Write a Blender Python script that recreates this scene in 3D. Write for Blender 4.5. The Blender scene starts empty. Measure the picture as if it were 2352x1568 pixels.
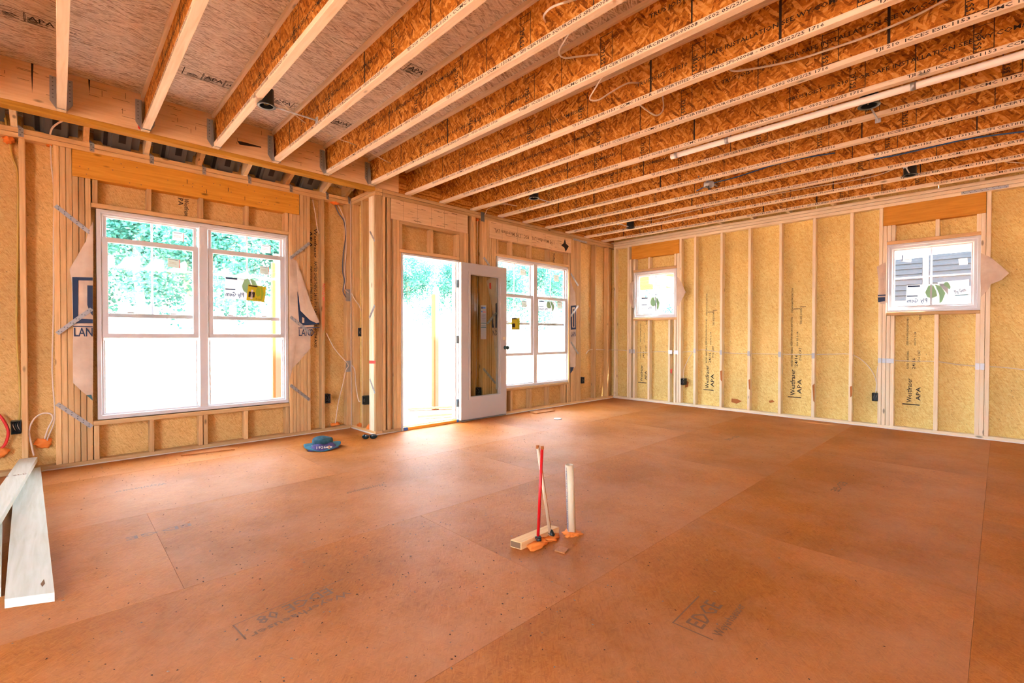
import bpy, bmesh, math, random
from mathutils import Vector, Matrix
random.seed(7)
S = bpy.context.scene
COL = S.collection
PI = math.pi

# ------------------------------------------------------------------ camera
CAM = Vector((-7.2347, -4.8634, 1.1189))
FW = Vector((0.69410955, 0.71976883, -0.01203151))
RT = Vector((0.71983081, -0.69414843, 0.0012494))
UP = Vector((0.00745238, 0.00952787, 0.99992684))
FOC = 1081.52
cd = bpy.data.cameras.new('camera')
cd.sensor_width = 36.0
cd.lens = FOC / 2352 * 36.0
cd.clip_start = 0.05
cd.clip_end = 300
cam = bpy.data.objects.new('camera', cd)
M = Matrix((RT, UP, -FW)).transposed().to_4x4()
M.translation = CAM
cam.matrix_world = M
COL.objects.link(cam)
S.camera = cam
# ------------------------------------------------------------------ light
W = bpy.data.worlds.new('sky')
S.world = W
W.use_nodes = True
bg = W.node_tree.nodes['Background']
bg.inputs[0].default_value = (0.78, 0.89, 1.0, 1)
bg.inputs[1].default_value = 6.0
sd = bpy.data.lights.new('sun', 'SUN')
sd.energy = 22.0
sd.angle = math.radians(1.5)
sd.color = (1.0, 0.93, 0.82)
sun = bpy.data.objects.new('sun', sd)
sun.rotation_euler = (math.radians(30), math.radians(8), 0)
sun.location = (0, 10, 12)
COL.objects.link(sun)
S.view_settings.view_transform = 'Standard'
S.view_settings.look = 'None'
S.view_settings.gamma = 1.0
S.view_settings.use_curve_mapping = False
S.view_settings.exposure = 1.65
cy = S.cycles
cy.max_bounces = 7
cy.diffuse_bounces = 5
cy.glossy_bounces = 2
cy.transparent_max_bounces = 8
cy.use_adaptive_sampling = True
cy.adaptive_threshold = 0.16
cy.adaptive_min_samples = 10
cy.sample_clamp_indirect = 8.0
cy.use_denoising = True
cy.caustics_reflective = False
cy.caustics_refractive = False


def portal(name, c, w, h, d):
    l = bpy.data.lights.new(name, 'AREA')
    l.shape = 'RECTANGLE'
    l.size, l.size_y = w, h
    l.cycles.is_portal = True
    o = bpy.data.objects.new(name, l)
    o.location = c
    o.rotation_euler = Vector(d).to_track_quat('-Z', 'Z').to_euler()
    COL.objects.link(o)


# ------------------------------------------------------------------ room sizes
BY = 0.592          # bay wall plane (faces of the studs)
PX = -4.673         # corner post / return wall plane
JZ = 2.775          # underside of the ceiling joists
JH = 0.302
TB = 2.695          # underside of top plates
LX = -10.4          # left end of the room
RY = -9.0           # rear end of the room
JX = lambda k: -7.229 + 0.494 * k

portal('portal_bay', (-6.19, BY + 0.13, 1.3), 1.5, 1.8, (0, -1, 0))
portal('portal_door', (-3.91, 0.14, 1.05), 0.8, 2.05, (0, -1, 0))
portal('portal_back', (-2.03, 0.14, 1.3), 1.5, 1.8, (0, -1, 0))
portal('portal_right_a', (0.14, -0.8, 1.82), 0.72, 0.72, (-1, 0, 0))
portal('portal_right_b', (0.14, -4.3, 1.82), 0.74, 0.74, (-1, 0, 0))
portal('portal_left', (LX - 0.15, -4.2, 1.25), 2.4, 2.3, (1, 0, 0))


# ------------------------------------------------------------------ pixel helper: a point of the photo on a known plane
def at(ax, v, x, y):
    d = FW + RT * ((x - 1176) / FOC) + UP * ((784 - y) / FOC)
    k = 'xyz'.index(ax)
    return CAM + d * ((v - CAM[k]) / d[k])


# ------------------------------------------------------------------ materials
def srgb(r, g, b):
    f = lambda c: ((c / 255 + 0.055) / 1.055) ** 2.4 if c > 10 else c / 255 / 12.92
    return (f(r), f(g), f(b), 1)


class NT:
    def __init__(s, name):
        s.m = bpy.data.materials.new(name)
        s.m.use_nodes = True
        s.t = s.m.node_tree
        s.b = s.t.nodes['Principled BSDF']

    def n(s, typ, **kw):
        nd = s.t.nodes.new(typ)
        for k, v in kw.items():
            if k.startswith('_'):
                setattr(nd, k[1:], v)
            else:
                nd.inputs[k.replace('0', ' ') if k not in nd.inputs else k].default_value = v
        return nd

    def l(s, a, b):
        s.t.links.new(a, b)

    def coord(s, scale, rot=(0, 0, 0), rnd=True):
        tc = s.n('ShaderNodeTexCoord')
        src = tc.outputs['Object']
        if rnd:
            oi = s.n('ShaderNodeObjectInfo')
            mul = s.n('ShaderNodeVectorMath', _operation='MULTIPLY_ADD')
            cb = s.n('ShaderNodeCombineXYZ')
            for i in range(3):
                s.l(oi.outputs['Random'], cb.inputs[i])
            s.l(cb.outputs[0], mul.inputs[0])
            mul.inputs[1].default_value = (13.1, 7.7, 21.3)
            s.l(src, mul.inputs[2])
            src = mul.outputs[0]
        mp = s.n('ShaderNodeMapping')
        mp.inputs['Scale'].default_value = scale
        mp.inputs['Rotation'].default_value = rot
        s.l(src, mp.inputs[0])
        return mp.outputs[0]

    def ramp(s, fac, stops, interp='LINEAR'):
        r = s.n('ShaderNodeValToRGB')
        r.color_ramp.interpolation = interp
        e = r.color_ramp.elements
        while len(e) < len(stops):
            e.new(0.5)
        for i, (p, c) in enumerate(stops):
            e[i].position = p
            e[i].color = c if len(c) == 4 else (*c, 1)
        s.l(fac, r.inputs[0])
        return r.outputs[0]

    def mix(s, fac, a, b, mode='MIX'):
        m = s.n('ShaderNodeMix', _data_type='RGBA', _blend_type=mode)
        for sock, v in ((m.inputs[0], fac), (m.inputs[6], a), (m.inputs[7], b)):
            if isinstance(v, (int, float)):
                sock.default_value = v
            elif isinstance(v, tuple):
                sock.default_value = v
            else:
                s.l(v, sock)
        return m.outputs[2]

    def math(s, op, a, b=0.0, clamp=False):
        m = s.n('ShaderNodeMath', _operation=op, _use_clamp=clamp)
        for i, v in enumerate((a, b)):
            if isinstance(v, (int, float)):
                m.inputs[i].default_value = v
            else:
                s.l(v, m.inputs[i])
        return m.outputs[0]

    def bump(s, h, strength, dist=0.01):
        b = s.n('ShaderNodeBump')
        b.inputs['Strength'].default_value = strength
        b.inputs['Distance'].default_value = dist
        s.l(h, b.inputs['Height'])
        s.l(b.outputs[0], s.b.inputs['Normal'])


def plain(name, c, rough=0.6, metal=0.0, spec=0.5):
    t = NT(name)
    t.b.inputs['Base Color'].default_value = c
    t.b.inputs['Roughness'].default_value = rough
    t.b.inputs['Metallic'].default_value = metal
    t.b.inputs['Specular IOR Level'].default_value = spec
    return t.m


AX = {'x': 0, 'y': 1, 'z': 2}


def wood(name, axis, light, dark, knot=True, tint=0.22):
    t = NT(name)
    sc = [14.0] * 3
    sc[AX[axis]] = 0.9
    v = t.coord(tuple(sc))
    n1 = t.n('ShaderNodeTexNoise')
    n1.inputs['Scale'].default_value = 3.4
    n1.inputs['Detail'].default_value = 4
    n1.inputs['Distortion'].default_value = 0.6
    t.l(v, n1.inputs['Vector'])
    mid = tuple((a + b) / 2 for a, b in zip(light, dark))
    c = t.ramp(n1.outputs[0], [(0.22, dark), (0.45, mid), (0.75, light)])
    if knot:
        ks = [7.0] * 3
        ks[AX[axis]] = 2.6
        v2 = t.coord(tuple(ks))
        vo = t.n('ShaderNodeTexVoronoi')
        vo.inputs['Scale'].default_value = 1.0
        t.l(v2, vo.inputs['Vector'])
        k = t.ramp(vo.outputs['Distance'], [(0.05, (1, 1, 1)), (0.10, (0, 0, 0))])
        c = t.mix(t.math('MULTIPLY', k, 0.75), c, tuple(x * 0.22 for x in dark[:3]) + (1,))
    oi = t.n('ShaderNodeObjectInfo')
    val = t.math('ADD', t.math('MULTIPLY', oi.outputs['Random'], tint * 2), 1.0 - tint)
    hs = t.n('ShaderNodeHueSaturation')
    t.l(c, hs.inputs['Color'])
    t.l(val, hs.inputs['Value'])
    t.l(hs.outputs[0], t.b.inputs['Base Color'])
    t.b.inputs['Roughness'].default_value = 0.62
    t.b.inputs['Specular IOR Level'].default_value = 0.25
    return t.m


def osb(name, axis, cols, contrast=1.0, L=0.11, Wd=0.02, angs=(0.15, 1.0, -0.7), grime=0.0, rough=0.7, spec=0.25, rnd=True, speck=0.0, dust=None, bump=0.0, bands=None):
    """strand board: three overlapping layers of long flakes lying flat in the plane whose normal is AXIS"""
    t = NT(name)
    a = AX[axis]
    u, w = [i for i in range(3) if i != a]
    src = t.coord((1, 1, 1), rnd=rnd)
    nz = t.n('ShaderNodeTexNoise')
    nz.inputs['Scale'].default_value = 9
    nz.inputs['Detail'].default_value = 2
    t.l(src, nz.inputs['Vector'])
    add = t.n('ShaderNodeVectorMath', _operation='MULTIPLY_ADD')
    t.l(nz.outputs['Color'], add.inputs[0])
    add.inputs[1].default_value = (0.03, 0.03, 0.03)
    t.l(src, add.inputs[2])
    val = None
    for i, th in enumerate(angs):
        rot = [0, 0, 0]
        rot[a] = th
        mp0 = t.n('ShaderNodeMapping')
        mp0.inputs['Rotation'].default_value = rot
        mp0.inputs['Location'].default_value = (i * 3.3, i * 1.7, i * 5.1)
        t.l(add.outputs[0], mp0.inputs[0])
        mp = t.n('ShaderNodeMapping')
        sc = [0, 0, 0]
        sc[u] = 1 / L
        sc[w] = 1 / Wd
        sc[a] = 0.0
        mp.inputs['Scale'].default_value = sc
        t.l(mp0.outputs[0], mp.inputs[0])
        vo = t.n('ShaderNodeTexVoronoi')
        vo.inputs['Scale'].default_value = 1.0
        t.l(mp.outputs[0], vo.inputs['Vector'])
        sp = t.n('ShaderNodeSeparateColor')
        t.l(vo.outputs['Color'], sp.inputs[0])
        if val is None:
            val = sp.outputs[0]
        else:
            m = t.n('ShaderNodeMix', _data_type='FLOAT')
            t.l(t.math('GREATER_THAN', sp.outputs[1], 0.55), m.inputs[0])
            t.l(val, m.inputs[2])
            t.l(sp.outputs[0], m.inputs[3])
            val = m.outputs[0]
    n2 = t.n('ShaderNodeTexNoise')
    n2.inputs['Scale'].default_value = 60
    n2.inputs['Detail'].default_value = 4
    n2.inputs['Roughness'].default_value = 0.7
    mpn = t.n('ShaderNodeMapping')
    sc = [1, 1, 1]
    sc[u] = 0.35
    mpn.inputs['Scale'].default_value = sc
    t.l(src, mpn.inputs[0])
    t.l(mpn.outputs[0], n2.inputs['Vector'])
    v = t.math('ADD', t.math('MULTIPLY', t.math('SUBTRACT', val, 0.5), contrast), t.math('MULTIPLY', t.math('SUBTRACT', n2.outputs[0], 0.5), 1.1 * contrast + 0.2))
    v = t.math('ADD', v, 0.5, True)
    c = t.ramp(v, cols)
    big = t.n('ShaderNodeTexNoise')
    big.inputs['Scale'].default_value = 1.3
    big.inputs['Detail'].default_value = 3
    t.l(src, big.inputs['Vector'])
    if grime:
        c = t.mix(t.math('MULTIPLY', t.ramp(big.outputs[0], [(0.35, (1, 1, 1)), (0.65, (0, 0, 0))]), grime), c, tuple(x * 0.55 for x in cols[0][1][:3]) + (1,))
    if dust:
        dn = t.n('ShaderNodeTexNoise')
        dn.inputs['Scale'].default_value = 0.9
        dn.inputs['Detail'].default_value = 6
        dn.inputs['Roughness'].default_value = 0.65
        mpd = t.n('ShaderNodeMapping')
        mpd.inputs['Location'].default_value = (4, 9, 0)
        t.l(src, mpd.inputs[0])
        t.l(mpd.outputs[0], dn.inputs['Vector'])
        c = t.mix(t.math('MULTIPLY', t.ramp(dn.outputs[0], [(0.42, (0, 0, 0)), (0.7, (1, 1, 1))]), dust[1]), c, dust[0])
    if speck:
        vs = t.n('ShaderNodeTexVoronoi')
        vs.inputs['Scale'].default_value = 14
        t.l(src, vs.inputs['Vector'])
        c = t.mix(t.math('MULTIPLY', t.ramp(vs.outputs['Distance'], [(0.04, (1, 1, 1)), (0.09, (0, 0, 0))]), speck), c, (0.03, 0.012, 0.004, 1))
    t.l(c, t.b.inputs['Base Color'])
    t.b.inputs['Roughness'].default_value = rough
    t.b.inputs['Specular IOR Level'].default_value = spec
    if bump:
        t.bump(v, bump, 0.004)
    return t.m


MAT = {}
STL, STD = srgb(220, 186, 136), srgb(192, 150, 98)
for ax in 'xyz':
    MAT['stud_' + ax] = wood('pine_stud_' + ax, ax, STL, STD)
    MAT['pale_' + ax] = wood('pale_lit_pine_' + ax, ax, srgb(248, 238, 214), srgb(232, 212, 176), tint=0.05)  # same pine lifted in tone: the right wall's stronger light in the colour
    MAT['header_' + ax] = wood('orange_header_' + ax, ax, srgb(228, 166, 66), srgb(200, 136, 44), tint=0.06)
MAT['flange'] = wood('joist_flange', 'y', srgb(244, 232, 212), srgb(226, 204, 172), tint=0.06)
MAT['lvl'] = wood('laminated_veneer', 'x', srgb(236, 206, 166), srgb(212, 176, 132), tint=0.06)
MAT['yellow_plate'] = wood('treated_plate', 'x', srgb(206, 158, 66), srgb(160, 112, 36), knot=False, tint=0.05)
webc = [(0.06, srgb(104, 56, 18)), (0.32, srgb(174, 108, 36)), (0.62, srgb(206, 140, 54)), (0.95, srgb(236, 186, 106))]
MAT['web'] = osb('joist_web_strandboard', 'x', webc, 0.7, L=0.07, Wd=0.013, angs=(1.3, 0.5, 2.2))
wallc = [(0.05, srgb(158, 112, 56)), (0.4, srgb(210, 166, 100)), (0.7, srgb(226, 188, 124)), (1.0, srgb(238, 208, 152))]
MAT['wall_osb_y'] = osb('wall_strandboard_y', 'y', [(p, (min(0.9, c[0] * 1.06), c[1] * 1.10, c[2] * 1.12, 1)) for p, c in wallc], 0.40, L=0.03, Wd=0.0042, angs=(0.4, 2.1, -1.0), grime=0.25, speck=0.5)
MAT['wall_osb_x_lit'] = osb('wall_strandboard_x_lit', 'x', [(p, (min(0.92, c[0] * 1.28), min(0.86, c[1] * 1.58), c[2] * 1.65, 1)) for p, c in wallc], 0.40, L=0.032, Wd=0.0046, angs=(0.4, 2.1, -1.0), grime=0.2, speck=0.5)  # brightened copy of the wall board, carries the right wall's stronger light
ceilc = [(0.05, srgb(160, 142, 124)), (0.4, srgb(214, 202, 188)), (0.7, srgb(230, 220, 208)), (1.0, srgb(242, 236, 228))]
MAT['ceil_osb'] = osb('subfloor_strandboard', 'z', ceilc, 0.8, L=0.09, Wd=0.008, angs=(0.1, 0.5, -0.4))
floorc = [(0.0, srgb(138, 76, 26)), (0.4, srgb(176, 104, 38)), (0.7, srgb(188, 116, 48)), (1.0, srgb(204, 138, 70))]
MAT['floor_osb'] = osb('floor_strandboard', 'z', floorc, 0.42, L=0.03, Wd=0.0045, angs=(0.1, 1.1, -0.8), grime=0.35, rough=0.55, spec=0.16, rnd=False, dust=(srgb(204, 152, 118), 0.5), bump=0.35)
MAT['white_vinyl'] = plain('white_vinyl', (0.63, 0.645, 0.68, 1), 0.35)
MAT['door_paint'] = plain('primed_door', (0.50, 0.47, 0.46, 1), 0.5)
MAT['steel'] = plain('galvanised_steel', (0.42, 0.44, 0.46, 1), 0.42, 0.7)
MAT['steel_light'] = plain('bright_steel', (0.48, 0.52, 0.56, 1), 0.45, 0.5)
MAT['dark_steel'] = plain('dark_steel', (0.16, 0.17, 0.18, 1), 0.5, 0.4)
MAT['black'] = plain('black_plastic', (0.012, 0.018, 0.02, 1), 0.35)
MAT['ink'] = plain('black_ink', (0.02, 0.014, 0.012, 1), 0.8)
MAT['brown_ink'] = plain('faded_ink', (0.20, 0.11, 0.055, 1), 0.7)
MAT['gray_ink'] = plain('worn_ink', (0.19, 0.085, 0.035, 1), 0.6)
MAT['red_paint'] = plain('red_paint', (0.75, 0.03, 0.03, 1), 0.5)
MAT['orange_paint'] = plain('orange_marker', (0.55, 0.20, 0.07, 1), 0.6)
MAT['cable'] = plain('white_cable_sheath', (0.74, 0.68, 0.60, 1), 0.45)
MAT['yellow_cable'] = plain('yellow_cable_sheath', (0.55, 0.38, 0.08, 1), 0.45)
MAT['gray_cable'] = plain('grey_cable_sheath', (0.10, 0.10, 0.13, 1), 0.5)
MAT['blue_cable'] = plain('blue_cable_sheath', (0.03, 0.16, 0.55, 1), 0.4)
MAT['foam'] = plain('orange_foam', (0.80, 0.22, 0.03, 1), 0.75)
MAT['red_pipe'] = plain('red_pipe', (0.62, 0.008, 0.012, 1), 0.3)
MAT['cream_pipe'] = plain('cream_pipe', (0.74, 0.62, 0.44, 1), 0.4)
MAT['rust_stain'] = plain('rust_stain', (0.42, 0.13, 0.02, 1), 0.7)
MAT['pvc'] = plain('white_pvc', (0.72, 0.62, 0.44, 1), 0.35)
MAT['pvc_white'] = plain('white_pipe', (0.86, 0.82, 0.78, 1), 0.35)
MAT['blue_ink'] = plain('blue_ink', (0.06, 0.08, 0.22, 1), 0.6)
MAT['caulk'] = plain('white_caulk', (0.72, 0.62, 0.54, 1), 0.6)
MAT['baffle'] = plain('charcoal_foam', (0.12, 0.125, 0.14, 1), 0.55)
MAT['baffle_shade'] = plain('charcoal_slot_shade', (0.008, 0.008, 0.012, 1), 0.6)  # near-black copy of the baffle charcoal, shade of the slots as colour
MAT['navy'] = plain('navy_print', (0.015, 0.04, 0.11, 1), 0.7)
MAT['teal'] = plain('teal_print', (0.03, 0.13, 0.16, 1), 0.7)
MAT['tape'] = plain('blue_tape', (0.03, 0.14, 0.50, 1), 0.5)
MAT['yellow_label'] = plain('yellow_label', (0.62, 0.56, 0.01, 1), 0.5)
MAT['lime_print'] = plain('lime_print', (0.35, 0.50, 0.02, 1), 0.5)
MAT['green_print'] = plain('green_print', (0.30, 0.62, 0.36, 1), 0.6)
MAT['red_print'] = plain('red_print', (0.7, 0.05, 0.04, 1), 0.6)
MAT['hinge'] = plain('grey_blue_hinge', (0.22, 0.33, 0.40, 1), 0.4, 0.6)
MAT['knob'] = plain('dark_bronze_knob', (0.02, 0.05, 0.055, 1), 0.35, 0.4)
MAT['hole'] = plain('brass_bore', (0.75, 0.68, 0.45, 1), 0.4, 0.2)


def wrap_mat():
    t = NT('house_wrap')
    v = t.coord((1, 1, 1))
    n = t.n('ShaderNodeTexNoise')
    n.inputs['Scale'].default_value = 7
    n.inputs['Detail'].default_value = 4
    t.l(v, n.inputs['Vector'])
    t.l(t.ramp(n.outputs[0], [(0.3, (0.56, 0.44, 0.34)), (0.7, (0.74, 0.62, 0.50))]), t.b.inputs['Base Color'])
    t.b.inputs['Roughness'].default_value = 0.8
    t.bump(n.outputs[0], 0.5, 0.02)
    return t.m


MAT['wrap'] = wrap_mat()


def cloth(name, c, c2):
    t = NT(name)
    v = t.coord((1, 1, 1))
    n = t.n('ShaderNodeTexNoise')
    n.inputs['Scale'].default_value = 30
    n.inputs['Detail'].default_value = 3
    t.l(v, n.inputs['Vector'])
    t.l(t.ramp(n.outputs[0], [(0.35, c), (0.65, c2)]), t.b.inputs['Base Color'])
    t.b.inputs['Roughness'].default_value = 0.9
    t.bump(n.outputs[0], 0.3, 0.005)
    return t.m


MAT['hat'] = cloth('teal_cloth', (0.010, 0.055, 0.085), (0.018, 0.095, 0.135))
MAT['hat_brim'] = cloth('teal_brim_cloth', (0.02, 0.12, 0.18), (0.03, 0.16, 0.24))
MAT['hat_under'] = cloth('purple_cloth', (0.05, 0.04, 0.15), (0.08, 0.065, 0.22))


def glass(name, refl=0.08, tint=(0.97, 1.0, 1.0, 1), film=0.0):
    t = NT(name)
    nt = t.t
    nt.nodes.remove(t.b)
    out = nt.nodes['Material Output']
    tr = t.n('ShaderNodeBsdfTransparent')
    tr.inputs[0].default_value = tint
    gl = t.n('ShaderNodeBsdfGlossy')
    gl.inputs['Roughness'].default_value = 0.02
    mx = t.n('ShaderNodeMixShader')
    mx.inputs[0].default_value = refl
    t.l(tr.outputs[0], mx.inputs[1])
    t.l(gl.outputs[0], mx.inputs[2])
    t.l(mx.outputs[0], out.inputs[0])
    return t.m


MAT['glass'] = glass('window_glass', 0.05)
MAT['door_glass'] = glass('door_glass', 0.003, (0.80, 0.80, 0.74, 1))
MAT['lens'] = plain('sunglass_lens', (0.006, 0.02, 0.028, 1), 0.12)


def paper(name, c, tl=0.5):
    t = NT(name)
    nt = t.t
    out = nt.nodes['Material Output']
    t.b.inputs['Base Color'].default_value = c
    t.b.inputs['Roughness'].default_value = 0.6
    tr = t.n('ShaderNodeBsdfTranslucent')
    tr.inputs[0].default_value = c
    mx = t.n('ShaderNodeMixShader')
    mx.inputs[0].default_value = tl
    t.l(t.b.outputs[0], mx.inputs[1])
    t.l(tr.outputs[0], mx.inputs[2])
    t.l(mx.outputs[0], out.inputs[0])
    return t.m


MAT['paper'] = paper('label_paper', (0.36, 0.38, 0.40, 1), 0.3)
MAT['muntin'] = paper('muntin_plastic', (0.66, 0.70, 0.76, 1), 0.35)
MAT['buff_paper'] = paper('buff_label', (0.30, 0.30, 0.25, 1), 0.25)


def leaf_mat(name, c1, c2):
    t = NT(name)
    nt = t.t
    out = nt.nodes['Material Output']
    v = t.coord((1, 1, 1))
    n = t.n('ShaderNodeTexNoise')
    n.inputs['Scale'].default_value = 1.4
    n.inputs['Detail'].default_value = 3
    t.l(v, n.inputs['Vector'])
    c = t.ramp(n.outputs[0], [(0.35, c1), (0.65, c2)])
    t.l(c, t.b.inputs['Base Color'])
    t.b.inputs['Roughness'].default_value = 0.5
    tr = t.n('ShaderNodeBsdfTranslucent')
    t.l(c, tr.inputs[0])
    mx = t.n('ShaderNodeMixShader')
    mx.inputs[0].default_value = 0.4
    t.l(t.b.outputs[0], mx.inputs[1])
    t.l(tr.outputs[0], mx.inputs[2])
    t.l(mx.outputs[0], out.inputs[0])
    return t.m


MAT['leaf'] = leaf_mat('leaf_green', (0.03, 0.17, 0.15), (0.08, 0.34, 0.27))
MAT['bark'] = wood('pale_bark', 'z', (0.55, 0.50, 0.44, 1), (0.34, 0.30, 0.25, 1), knot=False)
MAT['dirt'] = osb('red_clay_dirt', 'z', [(0, srgb(176, 122, 98)), (0.5, srgb(206, 164, 140)), (1, srgb(226, 200, 184))], 0.6, L=0.3, Wd=0.2, rough=0.95, spec=0.1, rnd=False)
MAT['mud'] = plain('mud_crumb', (0.055, 0.022, 0.010, 1), 0.8)
MAT['mud2'] = plain('grey_crumb', (0.22, 0.15, 0.11, 1), 0.7)
MAT['post_orange'] = plain('darkened_orange_lumber', (0.20, 0.06, 0.008, 1), 0.7)  # post lumber colours darkened to offset the overbright daylight outside
MAT['post_pale'] = plain('darkened_pale_lumber', (0.15, 0.115, 0.08, 1), 0.7)
MAT['siding'] = plain('blue_grey_siding', (0.010, 0.018, 0.032, 1), 0.6)
MAT['white_trim'] = plain('white_trim', (0.8, 0.8, 0.8, 1), 0.5)
MAT['white_board'] = wood('whitish_board', 'y', srgb(222, 228, 222), srgb(198, 204, 190), tint=0.03)


# ------------------------------------------------------------------ object helpers
WPOS = {}


def wp(o):
    return WPOS.get(o.name, Vector((0, 0, 0))) if o else Vector((0, 0, 0))


def put(name, data, parent=None, pos=(0, 0, 0)):
    o = bpy.data.objects.new(name, data)
    COL.objects.link(o)
    pos = Vector(pos)
    if parent is not None:
        o.parent = parent
        o.location = pos - wp(parent)
    else:
        o.location = pos
    WPOS[o.name] = pos
    return o


def tag(o, label=None, cat=None, group=None, kind=None):
    for k, v in (('label', label), ('category', cat), ('group', group), ('kind', kind)):
        if v:
            o[k] = v
    return o


def thing(name, label, cat, pos=(0, 0, 0), group=None):
    return tag(put(name, None, None, pos), label, cat, group)


def struct(name, label):
    return tag(put(name, None), label, None, None, 'structure')


def mesh(name, vs, fs, mat, smooth=False):
    me = bpy.data.meshes.new(name)
    me.from_pydata([tuple(v) for v in vs], [], fs)
    for m in (mat if isinstance(mat, (list, tuple)) else [mat]):
        me.materials.append(MAT[m] if isinstance(m, str) else m)
    if smooth:
        me.polygons.foreach_set('use_smooth', [True] * len(me.polygons))
    me.update()
    return me


def obj(name, vs, fs, mat, parent=None, smooth=False):
    """mesh given in world coordinates; its origin sits at the middle of its own geometry"""
    vs = [Vector(v) for v in vs]
    lo = Vector([min(v[i] for v in vs) for i in range(3)])
    hi = Vector([max(v[i] for v in vs) for i in range(3)])
    c = (lo + hi) / 2
    return put(name, mesh(name, [v - c for v in vs], fs, mat, smooth), parent, c)


CB = {}


def chamfer(sx, sy, sz, c):
    h = [sx / 2, sy / 2, sz / 2]
    c = min(c, *(x * 0.45 for x in h))
    vs, idx = [], {}
    for x in (-1, 1):
        for y in (-1, 1):
            for z in (-1, 1):
                for a in range(3):
                    p = [x * h[0], y * h[1], z * h[2]]
                    for b in range(3):
                        if b != a:
                            p[b] -= (x, y, z)[b] * c
                    idx[(x, y, z, a)] = len(vs)
                    vs.append(p)
    fs = []
    for a in range(3):
        b, d = [i for i in range(3) if i != a]
        for s in (-1, 1):
            q = []
            for (i, j) in ((-1, -1), (1, -1), (1, 1), (-1, 1)):
                k = [0, 0, 0]
                k[a], k[b], k[d] = s, i, j
                q.append(idx[(*k, a)])
            fs.append(q)
        for i in (-1, 1):
            for j in (-1, 1):
                q = []
                for (s, f) in ((-1, b), (1, b), (1, d), (-1, d)):
                    k = [0, 0, 0]
                    k[a], k[b], k[d] = s, i, j
                    q.append(idx[(*k, f)])
                fs.append(q)
    for x in (-1, 1):
        for y in (-1, 1):
            for z in (-1, 1):
                fs.append([idx[(x, y, z, a)] for a in range(3)])
    # make every face point outwards
    out = []
    for f in fs:
        p = [Vector(vs[i]) for i in f]
        n = (p[1] - p[0]).cross(p[2] - p[0])
        out.append(f if n.dot(sum(p, Vector()) / len(p)) > 0 else f[::-1])
    return vs, out


def box(name, lo, hi, mat, parent=None, c=0.002):
    lo, hi = [min(a, b) for a, b in zip(lo, hi)], [max(a, b) for a, b in zip(lo, hi)]
    d = tuple(round(b - a, 4) for a, b in zip(lo, hi))
    key = (d, mat, c)
    if key not in CB:
        vs, fs = chamfer(*d, c)
        CB[key] = mesh(name, vs, fs, mat)
    return put(name, CB[key], parent, [(a + b) / 2 for a, b in zip(lo, hi)])


def slab(name, pts, thick, mat, parent=None):
    """a flat outline (list of 3-D points) given the depth vector THICK"""
    pts = [Vector(p) for p in pts]
    th = Vector(thick)
    n = len(pts)
    nrm = sum(((pts[i] - pts[0]).cross(pts[(i + 1) % n] - pts[0]) for i in range(n)), Vector())
    if nrm.dot(th) > 0:
        pts.reverse()
    vs = pts + [p + th for p in pts]
    fs = [list(range(n)), list(range(2 * n - 1, n - 1, -1))]
    fs += [[i, i + n, (i + 1) % n + n, (i + 1) % n] for i in range(n)]
    return obj(name, vs, fs, mat, parent)


def smooth_path(pts, n=6):
    P = [Vector(p) for p in pts]
    if len(P) < 3:
        return P
    Q = [P[0] * 2 - P[1]] + P + [P[-1] * 2 - P[-2]]
    out = []
    for i in range(1, len(Q) - 2):
        a, b, c, d = Q[i - 1:i + 3]
        for k in range(n):
            t = k / n
            out.append(0.5 * ((2 * b) + (c - a) * t + (2 * a - 5 * b + 4 * c - d) * t * t + (3 * b - a - 3 * c + d) * t ** 3))
    out.append(P[-1])
    return out


def tube(name, pts, r, mat, parent=None, n=8, k=6, hollow=0.0):
    P = smooth_path(pts, k)
    vs, fs = [], []
    ref = None
    for i, p in enumerate(P):
        d = (P[min(i + 1, len(P) - 1)] - P[max(i - 1, 0)]).normalized()
        if ref is None:
            ref = d.orthogonal()
        ref = (ref - d * ref.dot(d)).normalized()
        s = d.cross(ref)
        for j in range(n):
            a = 2 * PI * j / n
            vs.append(p + (ref * math.cos(a) + s * math.sin(a)) * r)
    m = len(P)
    for i in range(m - 1):
        for j in range(n):
            fs.append([i * n + j, i * n + (j + 1) % n, (i + 1) * n + (j + 1) % n, (i + 1) * n + j])
    fs.append(list(range(n - 1, -1, -1)))
    if hollow:
        d = (P[-1] - P[-2]).normalized()
        base = len(vs)
        for j in range(n):
            vs.append(P[-1] + (vs[(m - 1) * n + j] - P[-1]) * hollow)
        for j in range(n):
            vs.append(vs[base + j] - d * 0.12)
        for j in range(n):
            q = (j + 1) % n
            fs.append([(m - 1) * n + j, (m - 1) * n + q, base + q, base + j])
            fs.append([base + j, base + q, base + n + q, base + n + j])
        fs.append([base + n + j for j in range(n)])
    else:
        fs.append([(m - 1) * n + j for j in range(n)])
    return obj(name, vs, fs, mat, parent, True)


def lathe(name, prof, c, mat, parent=None, n=24, axis='z', smooth=True, cap=True):
    vs, fs = [], []
    c = Vector(c)
    for (r, h) in prof:
        for j in range(n):
            a = 2 * PI * j / n
            p = (r * math.cos(a), r * math.sin(a), h)
            if axis == 'x':
                p = (h, p[0], p[1])
            elif axis == 'y':
                p = (p[0], h, p[1])
            vs.append(c + Vector(p))
    m = len(prof)
    for i in range(m - 1):
        for j in range(n):
            fs.append([i * n + j, i * n + (j + 1) % n, (i + 1) * n + (j + 1) % n, (i + 1) * n + j])
    if cap:
        fs.append(list(range(n - 1, -1, -1)))
        fs.append([(m - 1) * n + j for j in range(n)])
    return obj(name, vs, fs, mat, parent, smooth)


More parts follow.
